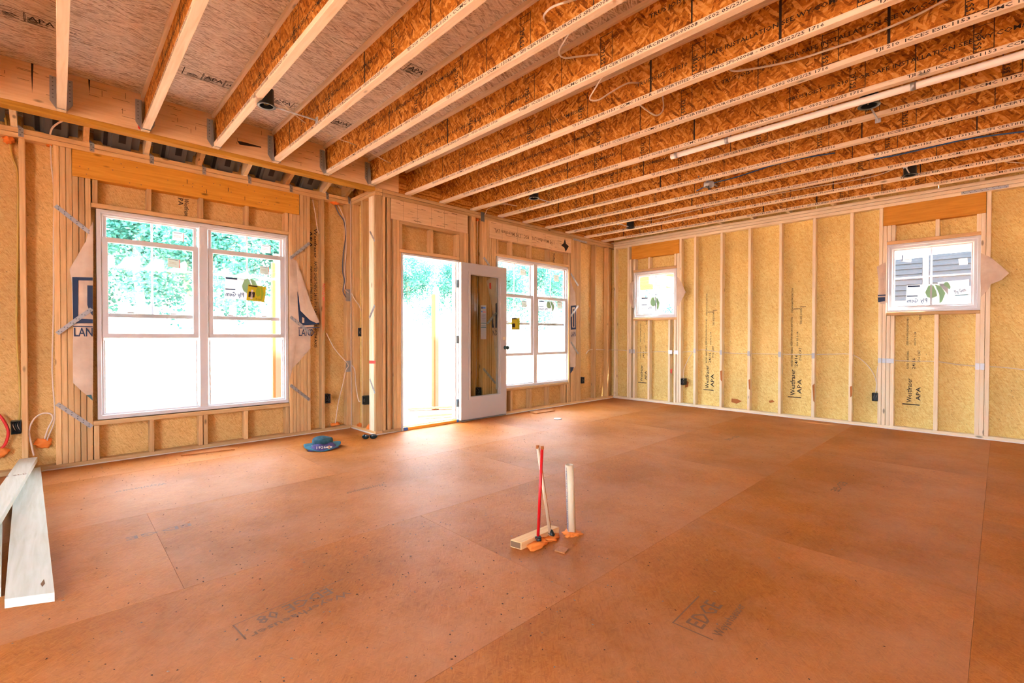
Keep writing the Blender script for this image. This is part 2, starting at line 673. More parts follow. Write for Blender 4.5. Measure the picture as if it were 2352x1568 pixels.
def blob(name, c, r, mat, parent=None, amp=0.25, seed=0, sub=2):
    bm = bmesh.new()
    bmesh.ops.create_icosphere(bm, subdivisions=sub, radius=1)
    rr = random.Random(seed)
    ph = [(Vector((rr.uniform(-1, 1), rr.uniform(-1, 1), rr.uniform(-1, 1))) * (4 + 2.2 * q), rr.uniform(0, 6)) for q in range(5)]
    for v in bm.verts:
        k = 1 + amp * sum(math.sin(v.co.dot(d) + q) for d, q in ph) / 2.2
        v.co = Vector((v.co.x * r[0], v.co.y * r[1], v.co.z * r[2])) * k
    me = bpy.data.meshes.new(name)
    bm.to_mesh(me)
    bm.free()
    me.materials.append(MAT[mat])
    me.polygons.foreach_set('use_smooth', [True] * len(me.polygons))
    return put(name, me, parent, c)


TX = {}


def text_mesh(s, mat, bold):
    key = (s, mat, bold)
    if key not in TX:
        cu = bpy.data.curves.new('lettering', 'FONT')
        cu.body = s
        cu.resolution_u = 1
        cu.align_x = 'LEFT'
        cu.offset = 0.012 * bold
        o = bpy.data.objects.new('lettering_tmp', cu)
        me = bpy.data.meshes.new_from_object(o)
        bpy.data.objects.remove(o)
        bpy.data.curves.remove(cu)
        me.name = 'printed_lettering'
        me.materials.clear()
        me.materials.append(MAT[mat])
        for p in me.polygons:
            p.material_index = 0
        xs = [v.co.x for v in me.vertices] or [0, 1]
        TX[key] = (me, min(xs), max(xs))
    return TX[key]


def text(s, pos, xd, yd, h, parent, mat='ink', width=None, bold=1, name='printed_lettering'):
    """flat print: capitals H metres high from POS along XD, upright along YD"""
    me, x0, x1 = text_mesh(s, mat, bold)
    xd, yd = Vector(xd).normalized(), Vector(yd).normalized()
    k = h / 0.69
    kx = width / (x1 - x0) if width else k
    zd = xd.cross(yd)
    o = bpy.data.objects.new(name, me)
    COL.objects.link(o)
    m = Matrix(((xd.x * kx, yd.x * k, zd.x), (xd.y * kx, yd.y * k, zd.y), (xd.z * kx, yd.z * k, zd.z))).to_4x4()
    if parent is not None:
        o.parent = parent
    m.translation = Vector(pos) - wp(parent)
    o.matrix_local = m
    return o


def quads(name, rects, pos, xd, yd, parent, mat='ink', lift=0.0):
    """flat printed marks: RECTS of (x0, y0, x1, y1) in the frame POS, XD, YD"""
    xd, yd, pos = Vector(xd).normalized(), Vector(yd).normalized(), Vector(pos)
    vs, fs = [], []
    for (a, b, c, d) in rects:
        i = len(vs)
        vs += [pos + xd * a + yd * b, pos + xd * c + yd * b, pos + xd * c + yd * d, pos + xd * a + yd * d]
        fs.append([i, i + 1, i + 2, i + 3])
    o = obj(name, vs, fs, mat, parent)
    if len(rects) > 1:
        o['kind'] = 'stuff'
    return o


def poly_print(name, pts, parent, mat):
    return obj(name, pts, [list(range(len(pts)))], mat, parent)


def plate_grid(name, F, us, zs, holes, d0, d1, mat, parent):
    """one welded sheet with openings: F(u, z, d) -> world"""
    us, zs = sorted(set(us)), sorted(set(zs))
    keep = {}
    for i in range(len(us) - 1):
        for j in range(len(zs) - 1):
            uc, zc = (us[i] + us[i + 1]) / 2, (zs[j] + zs[j + 1]) / 2
            if not any(a < uc < b and c < zc < d for a, b, c, d in holes):
                keep[(i, j)] = 1
    vi, vs, fs = {}, [], []

    def v(i, j, k):
        if (i, j, k) not in vi:
            vi[(i, j, k)] = len(vs)
            vs.append(F(us[i], zs[j], (d0, d1)[k]))
        return vi[(i, j, k)]
    for (i, j) in keep:
        fs.append([v(i, j, 0), v(i + 1, j, 0), v(i + 1, j + 1, 0), v(i, j + 1, 0)])
        fs.append([v(i, j, 1), v(i, j + 1, 1), v(i + 1, j + 1, 1), v(i + 1, j, 1)])
        for (di, dj, a, b) in ((-1, 0, (i, j + 1), (i, j)), (1, 0, (i + 1, j), (i + 1, j + 1)), (0, -1, (i, j), (i + 1, j)), (0, 1, (i + 1, j + 1), (i, j + 1))):
            if (i + di, j + dj) not in keep:
                fs.append([v(*a, 0), v(*a, 1), v(*b, 1), v(*b, 0)])
    if not fs:
        return None
    return obj(name, vs, fs, mat, parent)


def sheathing(parent, F, u0, u1, z0, z1, holes, seams, mat, d0=0.0895, d1=0.101):
    cuts = [u0] + [s for s in sorted(seams) if u0 < s < u1] + [u1]
    out = []
    for a, b in zip(cuts[:-1], cuts[1:]):
        a2, b2 = a + 0.0015, b - 0.0015
        hs = [h for h in holes if h[0] < b2 and h[1] > a2]
        us = [a2, b2] + [min(max(x, a2), b2) for h in hs for x in h[:2]]
        zs = [z0, z1] + [min(max(x, z0), z1) for h in hs for x in h[2:]]
        o = plate_grid('sheathing_panel', F, us, zs, hs, d0, d1, mat, parent)
        if o:
            out.append((a, b, o))
    return out


# ------------------------------------------------------------------ floor
floor = struct('floor', 'orange brown strandboard subfloor, dusty and stained with red clay')
rows = [-9.68 + 1.22 * i for i in range(8)]
rows = [-9.66, -8.45, -7.235, -6.018, -4.801, -3.584, -2.370, -1.155, 0.065]
fp_near = {}
for i, (ya, yb) in enumerate(zip(rows[:-1], rows[1:])):
    off = -6.841 if i % 2 == 0 else -5.62
    xs = [x for x in [off + 2.44 * k for k in range(-4, 5)] if LX < x < 0.1]
    xs = [LX] + xs + [0.1]
    for xa, xb in zip(xs[:-1], xs[1:]):
        o = box('floor_panel', (xa + 0.0004, ya + 0.0004, -0.018), (xb - 0.0004, yb - 0.0004, 0.0), 'floor_osb', floor, 0.0006)
        fp_near[(i, round(xa, 2))] = (o, xa, xb, ya, yb)
box('floor_panel', (LX, 0.067, -0.018), (-4.57, 0.695, 0.0), 'floor_osb', floor, 0.0015)
box('floor_panel', (-4.569, 0.067, -0.018), (0.1, 0.101, 0.0), 'floor_osb', floor, 0.0015)
slab_o = box('subfloor_base', (LX, RY, -0.30), (0.101, 0.101, -0.0185), 'stud_x', floor)
box('subfloor_base', (LX, 0.102, -0.30), (-4.57, 0.693, -0.0185), 'stud_x', floor)


def panel_at(x, y):
    for (o, xa, xb, ya, yb) in fp_near.values():
        if xa <= x <= xb and ya <= y <= yb:
            return o
    return floor


# faded stamps on the floor
p = panel_at(-6.5, -2.9)
text('Weyerhaeuser', (-6.33, -2.885, 0.0008), (-1, -0.09, 0), (0.09, -1, 0), 0.035, p, 'gray_ink', 0.40)
text('EDGE 08', (-6.38, -2.80, 0.0008), (-1, -0.09, 0), (0.09, -1, 0), 0.06, p, 'gray_ink', 0.30)
quads('printed_mark', [(0, 0, 0.46, 0.004), (0.455, 0, 0.461, 0.13)], (-6.30, -2.775, 0.0008), (-1, -0.09, 0), (0.09, -1, 0), p, 'gray_ink')
p = panel_at(-5.35, -4.05)
text('EDGE', (-5.48, -4.085, 0.0008), (1, 0.05, 0), (-0.05, 1, 0), 0.065, p, 'gray_ink', 0.22)
text('Weyerhaeuser', (-5.47, -4.155, 0.0008), (1, 0.05, 0), (-0.05, 1, 0), 0.035, p, 'gray_ink', 0.28)
quads('printed_mark', [(0, 0, 0.006, 0.15), (0, 0.15, 0.26, 0.156)], (-5.51, -4.14, 0.0008), (1, 0.05, 0), (-0.05, 1, 0), p, 'gray_ink')
for (px_, py_, s_) in ((1930, 1105, 'EDGE'), (880, 1110, 'Weyerhaeuser'), (380, 1108, 'Weyerhaeuser'), (1690, 1000, 'EDGE'), (440, 1200, 'EDGE')):
    q = at('z', 0.0008, px_, py_)
    text(s_, q, (-1, 0, 0), (0, -1, 0), 0.05, panel_at(q.x, q.y), 'gray_ink', 0.3)

# ------------------------------------------------------------------ walls
FB = lambda u, z, d: Vector((u, 0.0 + d, z))
FY = lambda u, z, d: Vector((u, BY + d, z))
FR = lambda u, z, d: Vector((0.0 + d, u, z))
FT = lambda u, z, d: Vector((PX + d, u, z))


def member(name, F, u0, u1, z0, z1, parent, mat=None, d0=0.0, d1=0.089, c=0.0035):
    a, b = F(u0, z0, d0), F(u1, z1, d1)
    if mat is None:
        ext = [abs(b[i] - a[i]) for i in range(3)]
        mat = 'stud_' + 'xyz'[ext.index(max(ext))]
    return box(name, a, b, mat, parent, c)


def studs(F, parent, us, z0=0.038, z1=TB, name='stud', mat=None, w=0.0365):
    return [member(name, F, u, u + w, z0, z1, parent, mat) for u in us]


# bay wall with the big window
wall_bay = struct('wall_bay', 'framed bay wall of pine studs around the big left window')
member('bottom_plate', FY, LX, -4.585, 0, 0.038, wall_bay)
member('top_plate', FY, LX, -4.64, TB, 2.733, wall_bay)
member('top_plate', FY, LX, -4.64, 2.736, 2.775, wall_bay)
studs(FY, wall_bay, [-7.45, -7.86, -8.26, -8.67, -9.07, -9.48, -9.89])
studs(FY, wall_bay, [-7.253, -7.2145, -7.176])
studs(FY, wall_bay, [-7.1375, -7.0975, -7.058], 0.038, 2.467, 'jack_stud')
member('header', FY, -7.138, -5.281, 2.467, TB, wall_bay, 'header_x', 0.0, 0.089)
studs(FY, wall_bay, [-7.012, -6.639, -6.231, -5.827, -5.435], 2.266, 2.467, 'cripple_stud')
member('head_plate', FY, -7.02, -5.393, 2.228, 2.266, wall_bay)
member('sill_plate', FY, -7.02, -5.393, 0.333, 0.371, wall_bay)
studs(FY, wall_bay, [-7.015, -6.632, -6.246, -6.204, -5.843, -5.434], 0.038, 0.333, 'cripple_stud')
studs(FY, wall_bay, [-5.3915, -5.353, -5.3135], 0.038, 2.467, 'jack_stud')
studs(FY, wall_bay, [-5.275, -5.237, -5.199])
studs(FY, wall_bay, [-5.036])
member('corner_stud', FY, -4.735, -4.6745, 0.038, TB, wall_bay, 'stud_z')
bay_holes = [(-6.983, -5.403, 0.386, 2.216)]
bay_sheets = sheathing(wall_bay, FY, LX, -4.585, 0.0, 2.893, bay_holes, [-7.432, -6.212, -5.018, -8.65, -9.87], 'wall_osb_y')
tube('caulk_bead', [(-7.34, BY - 0.004, 0.004), (-6.2, BY - 0.005, 0.005), (-5.4, BY - 0.004, 0.004), (-4.70, BY - 0.006, 0.005)], 0.006, 'caulk', wall_bay, 6)

# return wall between the bay and the back wall
wall_return = struct('wall_return', 'short return wall of pine studs joining the bay to the corner post')
member('bottom_plate', FT, 0.001, BY - 0.001, 0, 0.038, wall_return)
member('top_plate', FT, 0.001, BY + 0.088, TB, 2.733, wall_return)
member('top_plate', FT, 0.001, BY + 0.088, 2.736, 2.775, wall_return)
for i, d in enumerate((0.0, 0.0375, 0.075, 0.1125)):
    member('corner_post_stud', FT, d, d + 0.037, 0.038, TB, wall_return, 'pale_z' if i != 0 else 'stud_z', 0.0, 0.089, 0.004)
studs(FT, wall_return, [0.305])
studs(FT, wall_return, [0.553], w=0.038)
sheathing(wall_return, FT, 0.102, BY + 0.0885, 0, 2.80, [], [], 'wall_osb_x_lit')
tube('caulk_bead', [(PX - 0.004, 0.585, 0.005), (PX - 0.006, 0.3, 0.006), (PX - 0.005, -0.003, 0.005)], 0.009, 'pvc_white', wall_return, 6)
quads('paint_mark', [(0, 0, 0.145, 0.035)], (PX - 0.0006, 0.145, 0.80), (0, -1, 0.03), (0, 0, 1), wall_return, 'red_print')

# back wall with the glazed door and second window
wall_back = struct('wall_back', 'framed back wall of pine studs holding the open door and middle window')
member('bottom_plate', FB, PX + 0.09, -4.345, 0, 0.038, wall_back)
member('bottom_plate', FB, -3.485, 0.088, 0, 0.038, wall_back)
member('top_plate', FB, PX + 0.09, 0.0885, TB, 2.733, wall_back)
member('top_plate', FB, PX + 0.09, 0.0, 2.737, 2.775, wall_back)
studs(FB, wall_back, [-4.581, -4.518])
member('stud', FB, -4.478, -4.443, 0.038, 2.455, wall_back, 'stud_z', 0.03, 0.089)
studs(FB, wall_back, [-4.441, -4.402], 0.038, 2.46, 'jack_stud')
member('header', FB, -4.472, -3.352, 2.461, TB, wall_back, 'lvl', 0.0, 0.089)
member('head_plate', FB, -4.363, -3.489, 2.422, 2.459, wall_back)
studs(FB, wall_back, [-4.363, -3.932, -3.53], 2.133, 2.422, 'cripple_stud')
member('head_plate', FB, -4.363, -3.489, 2.096, 2.133, wall_back)
studs(FB, wall_back, [-4.3635], 0.038, 2.096, 'jack_stud', w=0.02)
studs(FB, wall_back, [-3.4885, -3.4515, -3.4145, -3.3775], 0.038, 2.46, 'jack_stud', w=0.036)
studs(FB, wall_back, [-3.289, -3.2515])
studs(FB, wall_back, [-3.094, -3.055, -3.016])
member('header', FB, -2.976, -1.212, 2.461, TB, wall_back, 'lvl', 0.0, 0.089)
studs(FB, wall_back, [-2.9755, -2.932, -2.891], 0.038, 2.46, 'jack_stud')
studs(FB, wall_back, [-2.843, -2.572, -2.168, -1.760, -1.300], 2.266, 2.46, 'cripple_stud')
member('head_plate', FB, -2.853, -1.262, 2.229, 2.266, wall_back)
member('sill_plate', FB, -2.853, -1.262, 0.333, 0.371, wall_back)
studs(FB, wall_back, [-2.849, -2.568, -2.168, -1.765, -1.370, -1.30], 0.038, 0.333, 'cripple_stud')
studs(FB, wall_back, [-1.2615], 0.038, 2.46, 'jack_stud')
studs(FB, wall_back, [-1.211, -1.173, -1.135, -1.097, -1.059, -1.021, -0.983])
studs(FB, wall_back, [-0.555, -0.17])
member('corner_stud', FB, -0.13, -0.001, 0.038, TB, wall_back, 'stud_z', 0.05, 0.0885)
back_holes = [(-4.345, -3.485, -0.1, 2.10), (-2.821, -1.245, 0.380, 2.223)]
back_sheets = sheathing(wall_back, FB, PX + 0.103, 0.089, 0.0, 2.80, back_holes, [-3.27, -2.05, -0.536, -4.5], 'wall_osb_y')
tube('caulk_bead', [(-3.46, -0.004, 0.004), (-2.4, -0.006, 0.005), (-1.3, -0.004, 0.004), (-0.01, -0.005, 0.004)], 0.007, 'pvc_white', wall_back, 6)
tube('caulk_bead', [(-4.66, -0.004, 0.004), (-4.35, -0.006, 0.005)], 0.007, 'caulk', wall_back, 6)

# right wall with the two small windows
wall_right = struct('wall_right', 'long framed right wall of evenly spaced pine studs with two small windows')
RTB = 2.683
member('bottom_plate', FR, RY, -0.001, 0, 0.038, wall_right, 'pale_y')
for i in range(3):
    member('top_plate', FR, RY, -0.001 if i < 2 else 0.088, RTB + 0.0425 * i, RTB + 0.0425 * i + 0.039, wall_right, 'pale_y')
rs = dict(z1=RTB, mat='pale_z')
studs(FR, wall_right, [-0.047, -0.324, -1.289, -1.5305, -1.9415, -2.343, -2.7505, -3.155, -3.565, -3.86, -4.785, -5.19, -5.60, -6.0, -6.41, -6.82, -7.22, -7.63, -8.03, -8.44], **rs)
studs(FR, wall_right, [-0.366], z1=2.458, name='jack_stud', mat='pale_z')
member('header', FR, -1.248, -0.37, 2.458, RTB, wall_right, 'header_y')
studs(FR, wall_right, [-1.2485], z1=2.458, name='jack_stud', mat='pale_z')
studs(FR, wall_right, [-0.446, -0.727, -1.2], 2.264, 2.458, 'cripple_stud', 'pale_z')
member('head_plate', FR, -1.21, -0.405, 2.226, 2.264, wall_right)
member('sill_plate', FR, -1.21, -0.405, 1.386, 1.424, wall_right)
studs(FR, wall_right, [-0.446, -0.727, -1.10, -1.2], 0.038, 1.386, 'cripple_stud', 'pale_z')
studs(FR, wall_right, [-3.8995], z1=2.456, name='jack_stud', mat='pale_z')
member('header', FR, -4.745, -3.862, 2.456, RTB, wall_right, 'header_y')
studs(FR, wall_right, [-4.7455], z1=2.456, name='jack_stud', mat='pale_z')
studs(FR, wall_right, [-3.94, -3.979, -4.373, -4.71], 2.263, 2.456, 'cripple_stud', 'pale_z')
member('head_plate', FR, -4.708, -3.90, 2.225, 2.263, wall_right)
member('sill_plate', FR, -4.708, -3.90, 1.37, 1.408, wall_right)
studs(FR, wall_right, [-3.94, -3.979, -4.373, -4.71], 0.038, 1.37, 'cripple_stud', 'pale_z')
right_holes = [(-1.196, -0.413, 1.431, 2.217), (-4.703, -3.898, 1.415, 2.217)]
right_sheets = sheathing(wall_right, FR, RY, 0.1015, 0.0, 3.10, right_holes, [-1.922, -3.136, -4.354, -0.708, -5.58, -6.8, -8.02], 'wall_osb_x_lit')
tube('caulk_bead', [(-0.005, -0.02, 0.004), (-0.006, -1.5, 0.005), (-0.004, -3.0, 0.004), (-0.007, -4.2, 0.005), (-0.005, -5.2, 0.004)], 0.007, 'pvc_white', wall_right, 6)


def sheet_of(sheets, u):
    for a, b, o in sheets:
        if a <= u <= b:
            return o


# board print on the sheathing
SX = 0.0885


def side_print(y, z0, scale=1.0):
    o = sheet_of(right_sheets, y)
    up, lf = (0, 0, 1), (0, 1, 0)
    x = SX

    def row(s, dy, z, h, w):
        text(s, (x, y + dy, z), up, lf, h * scale, o, 'ink', w * scale)
    row('Westfraser', 0.03, z0, 0.055, 0.36)
    row('APA', -0.05, z0 + 0.03, 0.05, 0.20)
    row('RATED SHEATHING', 0.06, z0 + 0.40, 0.022, 0.26)
    row('24/16', 0.0, z0 + 0.40, 0.035, 0.16)
    row('SIZED FOR SPACING EXPOSURE 1', 0.065, z0 + 0.68, 0.02, 0.42)
    row('7/16 CAT', -0.045, z0 + 0.48, 0.028, 0.18)
    row('000 PS 2-18', -0.005, z0 + 0.68, 0.02, 0.20)
    row('STRENGTH AXIS THIS DIRECTION', 0.06, z0 + 1.14, 0.02, 0.34)
    row('THIS SIDE DOWN', -0.05, z0 + 0.98, 0.025, 0.22)
    quads('printed_mark', [(0, 0, 0.012, 0.16), (1.22, 0.02, 1.228, 0.10), (1.245, -0.05, 1.253, 0.02)], (x, y - 0.045, z0 - 0.03), up, lf, o, 'ink')


def text_right(y, z0):
    side_print(y, z0)


side_print(-1.735, 0.30)
side_print(-2.93, 0.30)
side_print(-0.575, 0.33, 0.78)
side_print(-4.165, 0.33, 0.80)
o = sheet_of(bay_sheets, -5.1)
yb = BY + 0.0885
text('APA', (-5.150, yb, 2.33), (0, 0, -1), (1, 0, 0), 0.045, o, 'ink', 0.20)
text('Westfraser', (-5.085, yb, 2.36), (0, 0, -1), (1, 0, 0), 0.035, o, 'ink', 0.34)
text('RATED SHEATHING 24/16 7/16 CAT', (-5.085, yb, 1.98), (0, 0, -1), (1, 0, 0), 0.035, o, 'ink', 0.62)
text('EXPOSURE 1 THIS SIDE DOWN', (-5.135, yb, 1.92), (0, 0, -1), (1, 0, 0), 0.028, o, 'ink', 0.55)
text('STRENGTH AXIS', (-5.085, yb, 1.32), (0, 0, -1), (1, 0, 0), 0.03, o, 'ink', 0.34)
o = sheet_of(bay_sheets, -6.33)
text('Westfrase', (-6.335, yb, 2.455), (0, 0, -1), (1, 0, 0), 0.035, o, 'ink', 0.17)
text('PA', (-6.385, yb, 2.455), (0, 0, -1), (1, 0, 0), 0.04, o, 'ink', 0.07)
o = sheet_of(back_sheets, -1.6)
text('Westfraser', (-1.55, SX, 2.44), (0, 0, -1), (1, 0, 0), 0.045, o, 'ink', 0.17)
# laminated header print, veneer splits
hd = [c for c in wall_back.children if c.name.startswith('header')]
h1, h2 = sorted(hd, key=lambda o_: o_.location.x)
text('1.9E Microllam LVL   FSC   1.9E Microllam LVL', (-1.62, -0.0008, 2.60), (-1, 0, 0), (0, 0, -1), 0.05, h2, 'brown_ink', 1.25)
poly_print('printed_mark', [(-1.37, -0.0008, 2.68), (-1.34, -0.0008, 2.60), (-1.27, -0.0008, 2.57), (-1.30, -0.0008, 2.53), (-1.35, -0.0008, 2.47), (-1.38, -0.0008, 2.53), (-1.46, -0.0008, 2.56), (-1.40, -0.0008, 2.60)], h2, 'ink')
rr = random.Random(3)
for hh, (a, b) in ((h1, (-4.45, -3.38)), (h2, (-2.95, -1.3))):
    rc = []
    for _ in range(26):
        u, z = rr.uniform(a, b - 0.1), rr.uniform(2.475, 2.68)
        rc.append((u, z, u + rr.uniform(0.03, 0.1), z + rr.uniform(0.002, 0.005)))
    for k in range(5):
        u = a + (b - a) * (k + 0.7) / 5.5
        rc.append((u, 2.47, u + 0.002, 2.69))
    quads('veneer_split', rc, (0, -0.0007, 0), (1, 0, 0), (0, 0, 1), hh, 'brown_ink')

# stains, spray marks and handwriting on the framing
def stain(ax, plane, pts, parent, mat='rust_stain'):
    poly_print('stain', [at(ax, plane, *q) for q in pts], parent, mat)


for pts in ([(1680, 915), (1693, 916), (1704, 921), (1692, 927), (1680, 923)], [(1765, 920), (1775, 918), (1779, 923), (1768, 925)], [(1574, 873), (1582, 877), (1580, 888), (1573, 890)]):
    c_ = at('x', SX - 0.0006, *pts[0])
    stain('x', SX - 0.0006, pts, sheet_of(right_sheets, c_.y))
for pts in ([(1654, 852), (1658, 850), (1658, 876), (1655, 872)], [(1719, 872), (1723, 870), (1723, 897), (1720, 892)], [(1866, 885), (1871, 880), (1871, 925), (1868, 920)], [(1952, 888), (1957, 886), (1957, 909), (1953, 912)]):
    stain('x', -0.0008, pts, wall_right)
stain('x', -0.0008, [(1540, 848), (1544, 846), (1543, 858), (1540, 856)], wall_right, 'red_print')
stain('y', BY - 0.0008, [(741, 690), (746, 690), (746, 745), (742, 765), (739, 740)], wall_bay, 'orange_paint')
text('HUTSON', at('y', BY - 0.0014, 746.5, 690), (0, 0, 1), (-1, 0, 0), 0.03, wall_bay, 'red_paint', 0.19)
rr2 = random.Random(21)
hb = [c for c in wall_bay.children if c.name.startswith('header')][0]
quads('nail_head', [(u, z, u + 0.008, z + 0.006) for u, z in [(rr2.uniform(-7.1, -5.3), rr2.uniform(2.48, 2.68)) for _ in range(34)]], (0, BY - 0.0007, 0), (1, 0, 0), (0, 0, 1), hb, 'brown_ink')
quads('pencil_mark', [(u, 2.52 + 0.06 * (i % 2), u + 0.004, 2.56 + 0.06 * (i % 2)) for i, u in enumerate((-6.17, -5.98, -5.83, -6.33))], (0, BY - 0.0008, 0), (1, 0, 0), (0, 0, 1), hb, 'ink')

# unseen rear and left ends; the left opening is added to let daylight in
wall_rear = struct('wall_rear', 'sheathed rear end of the room behind the viewer')
member('top_plate', lambda u, z, d: Vector((u, RY - d, z)), LX, 0.1, 2.5, 2.775, wall_rear, 'stud_x')
for u in (LX, -8.6, -6.64, -4.7, -2.4, -0.05):
    member('stud', lambda u_, z, d: Vector((u_, RY - d, z)), u, u + 0.14, 0, 2.5, wall_rear, 'stud_z')
plate_grid('sheathing_panel', lambda u, z, d: Vector((u, RY - 0.09 - d, z)), [LX, 0.1], [0, 2.8], [], 0, 0.011, 'wall_osb_y', wall_rear)
wall_left = struct('wall_left', 'left end of the room beyond the bay, with an opening added for daylight')
member('top_plate', lambda u, z, d: Vector((LX - d, u, z)), RY, 0.68, 2.5, 2.775, wall_left, 'stud_y')
plate_grid('sheathing_panel', lambda u, z, d: Vector((LX - 0.09 - d, u, z)), [RY, -5.4, -3.0, 0.68], [0, 2.5, 2.8], [(-5.4, -3.0, -0.1, 2.5)], 0, 0.011, 'wall_osb_x_lit', wall_left)

# ------------------------------------------------------------------ ceiling
ceiling = struct('ceiling', 'open ceiling of parallel wooden I-joists under pale strandboard sheets')
YE = RY + 0.02
FLG = 'TJI 210  ICCES ESR-1153 - CCMC 13132-R - SFI CERTIFIED SOURCING SFI-00008 - 0502 05/22/25 1716'
WEB = 'TRUS JOIST  TJI 210   FOR SAFE INSTALLATION SEE WY.COM/BESAFE'
rj = random.Random(11)
joists = []
for k in range(-6, 15):
    x = JX(k)
    y0 = -0.006 if x < PX else 0.05
    xc = x + 0.026
    web = box('floor_joist', (xc - 0.005, YE, JZ + 0.028), (xc + 0.005, y0, JZ + JH - 0.028), 'web', ceiling, 0.0005)
    box('bottom_flange', (x, YE, JZ), (x + 0.052, y0, JZ + 0.033), 'flange', web, 0.002)
    box('top_flange', (x, YE, JZ + JH - 0.033), (x + 0.052, y0, JZ + JH), 'flange', web, 0.002)
    joists.append((k, x, web))
    if k < 0:
        continue
    # prints on the visible (left) side: text along the flange, words on the web, black joint stripes
    sh = rj.uniform(0, 0.5)
    for rep in range(3):
        ys = 0.0 - sh - rep * 1.95
        if k >= 3 or rep == 0:
            text(FLG, (x - 0.0006, ys - 0.12, JZ + 0.008), (0, -1, 0), (0, 0, 1), 0.018, web, 'ink', 1.72)
    for rep in range(2):
        ys = -0.55 - rj.uniform(0, 0.9) - rep * 2.3
        text(WEB, (xc - 0.0058, ys, JZ + rj.uniform(0.10, 0.19)), (0, -1, 0), (0, 0, 1), 0.026, web, 'ink', 1.35)
    stripes = []
    yy = -0.22 - rj.uniform(0, 0.5)
    while yy > -6:
        w_ = rj.choice((0.005, 0.006, 0.009, 0.014))
        stripes.append((-yy, 0, -yy + w_, 0.232))
        if rj.random() < 0.75:
            q = -yy + rj.uniform(0.2, 0.4)
            for (a, b, c, d) in ((0, 0, 0.09, 0.004), (0, 0, 0.004, 0.2), (0.086, 0, 0.09, 0.2), (0, 0.19, 0.09, 0.194), (0, 0.15, 0.09, 0.153)):
                stripes.append((q + a, 0.01 + b, q + c, 0.01 + d))
            text('5516L', (xc - 0.0058, -q - 0.035, JZ + 0.06), (0, 0, 1), (0, 1, 0), 0.03, web, 'ink', 0.11)
        yy -= rj.uniform(0.55, 0.95)
    quads('joint_stripe', stripes, (xc - 0.0056, 0, JZ + 0.034), (0, -1, 0), (0, 0, 1), web, 'ink')
jw = {k: o for k, x, o in joists}
# sheets of the storey above, with seams across the joists
cy_rows = [0.09, -0.58, -1.80, -3.02, -4.24, -5.46, -6.68, -7.9, RY]
sheets_c = []
for i, (yb_, ya_) in enumerate(zip(cy_rows[:-1], cy_rows[1:])):
    off = -6.71 if i % 2 == 0 else -5.23
    xs = [LX] + [x for x in [off + 2.47 * k for k in range(-2, 4)] if LX + 0.2 < x < 0] + [0.1]
    for xa, xb in zip(xs[:-1], xs[1:]):
        sheets_c.append((xa, xb, ya_, yb_, box('subfloor_sheet', (xa + 0.0015, ya_ + 0.0015, JZ + JH), (xb - 0.0015, yb_ - 0.0015, JZ + JH + 0.018), 'ceil_osb', ceiling, 0.001)))


def sheet_above(x, y):
    for xa, xb, ya_, yb_, o_ in sheets_c:
        if xa <= x <= xb and ya_ <= y <= yb_:
            return o_


CZ = JZ + JH - 0.0008
for (px_, py_, lines) in ((75, 45, ('A', 'PA')), (478, 180, ('A', 'APA')), (640, 232, ('IEI', 'D')), (945, 158, ('1F24', 'APA')), (775, 280, ('1F24', 'APA'))):
    q = at('z', CZ, px_, py_)
    o = sheet_above(q.x, q.y)
    xd, yd = (1, 0, 0), (0, -1, 0)
    w_ = 0.34 if px_ < 800 else 0.26
    text('APA', q + Vector((-0.02, 0.02, 0)), xd, yd, 0.055, o, 'ink', 0.12)
    quads('printed_mark', [(-0.025 + 0.0, 0.03 - 0.012 * i, 0.02 + 0.05 * ((i * 7) % 3) / 2, 0.036 - 0.012 * i) for i in range(2, 8)] + [(-0.13, -0.05 + 0.012 * i, -0.06 - 0.02 * (i % 2), -0.044 + 0.012 * i) for i in range(4)], q, xd, yd, o, 'ink')
    text('24 oc', q + Vector((0.12, 0.02, 0)), xd, yd, 0.035, o, 'ink', 0.08)
    quads('printed_mark', [(-0.16, -0.06, 0.22, -0.056), (-0.16, 0.056, 0.22, 0.06), (-0.16, -0.06, -0.154, 0.06), (-0.04, -0.06, -0.036, 0.06), (-0.034, -0.06, -0.031, 0.06), (0.105, -0.06, 0.109, 0.06), (0.111, -0.06, 0.114, 0.06)], q, xd, yd, o, 'ink')
    poly_print('printed_mark', [q + Vector((-0.14, 0.03, 0)), q + Vector((-0.09, 0.0, 0)), q + Vector((-0.05, 0.03, 0)), q + Vector((-0.09, 0.012, 0))], o, 'ink')
# laminated beam over the bay, its yellow nailing plate, the rim over the back wall
beam = box('dropped_beam', (LX, 0.0, JZ + 0.003), (PX + 0.30, 0.089, JZ + JH), 'lvl', ceiling, 0.002)
box('nailing_plate', (LX, -0.004, 2.737), (PX - 0.001, 0.085, 2.777), 'yellow_plate', ceiling, 0.003)
rc = []
for _ in range(60):
    u, z = rr.uniform(-7.8, -4.8), rr.uniform(2.80, 3.06)
    if rr.random() < 0.4:
        rc.append((u, z, u + 0.003, z + rr.uniform(0.02, 0.05)))
    else:
        rc.append((u, z, u + rr.uniform(0.02, 0.12), z + 0.003))
quads('veneer_split', rc, (0, -0.0007, 0), (1, 0, 0), (0, 0, 1), beam, 'brown_ink')
for px_, a, b in ((74, 125, 215), (205, 165, 215)):
    q, r_ = at('y', -0.0009, px_, a), at('y', -0.0009, px_, b)
    poly_print('stain', [q + Vector((-0.006, 0, 0)), q + Vector((0.008, 0, 0)), (q + r_) / 2 + Vector((0.004, 0, 0)), r_, (q + r_) / 2 + Vector((-0.005, 0, 0))], beam, 'ink')
poly_print('stain', [at('y', -0.0012, *q) for q in ((316, 276), (321, 280), (322, 298), (317, 294))], beam, 'red_paint')
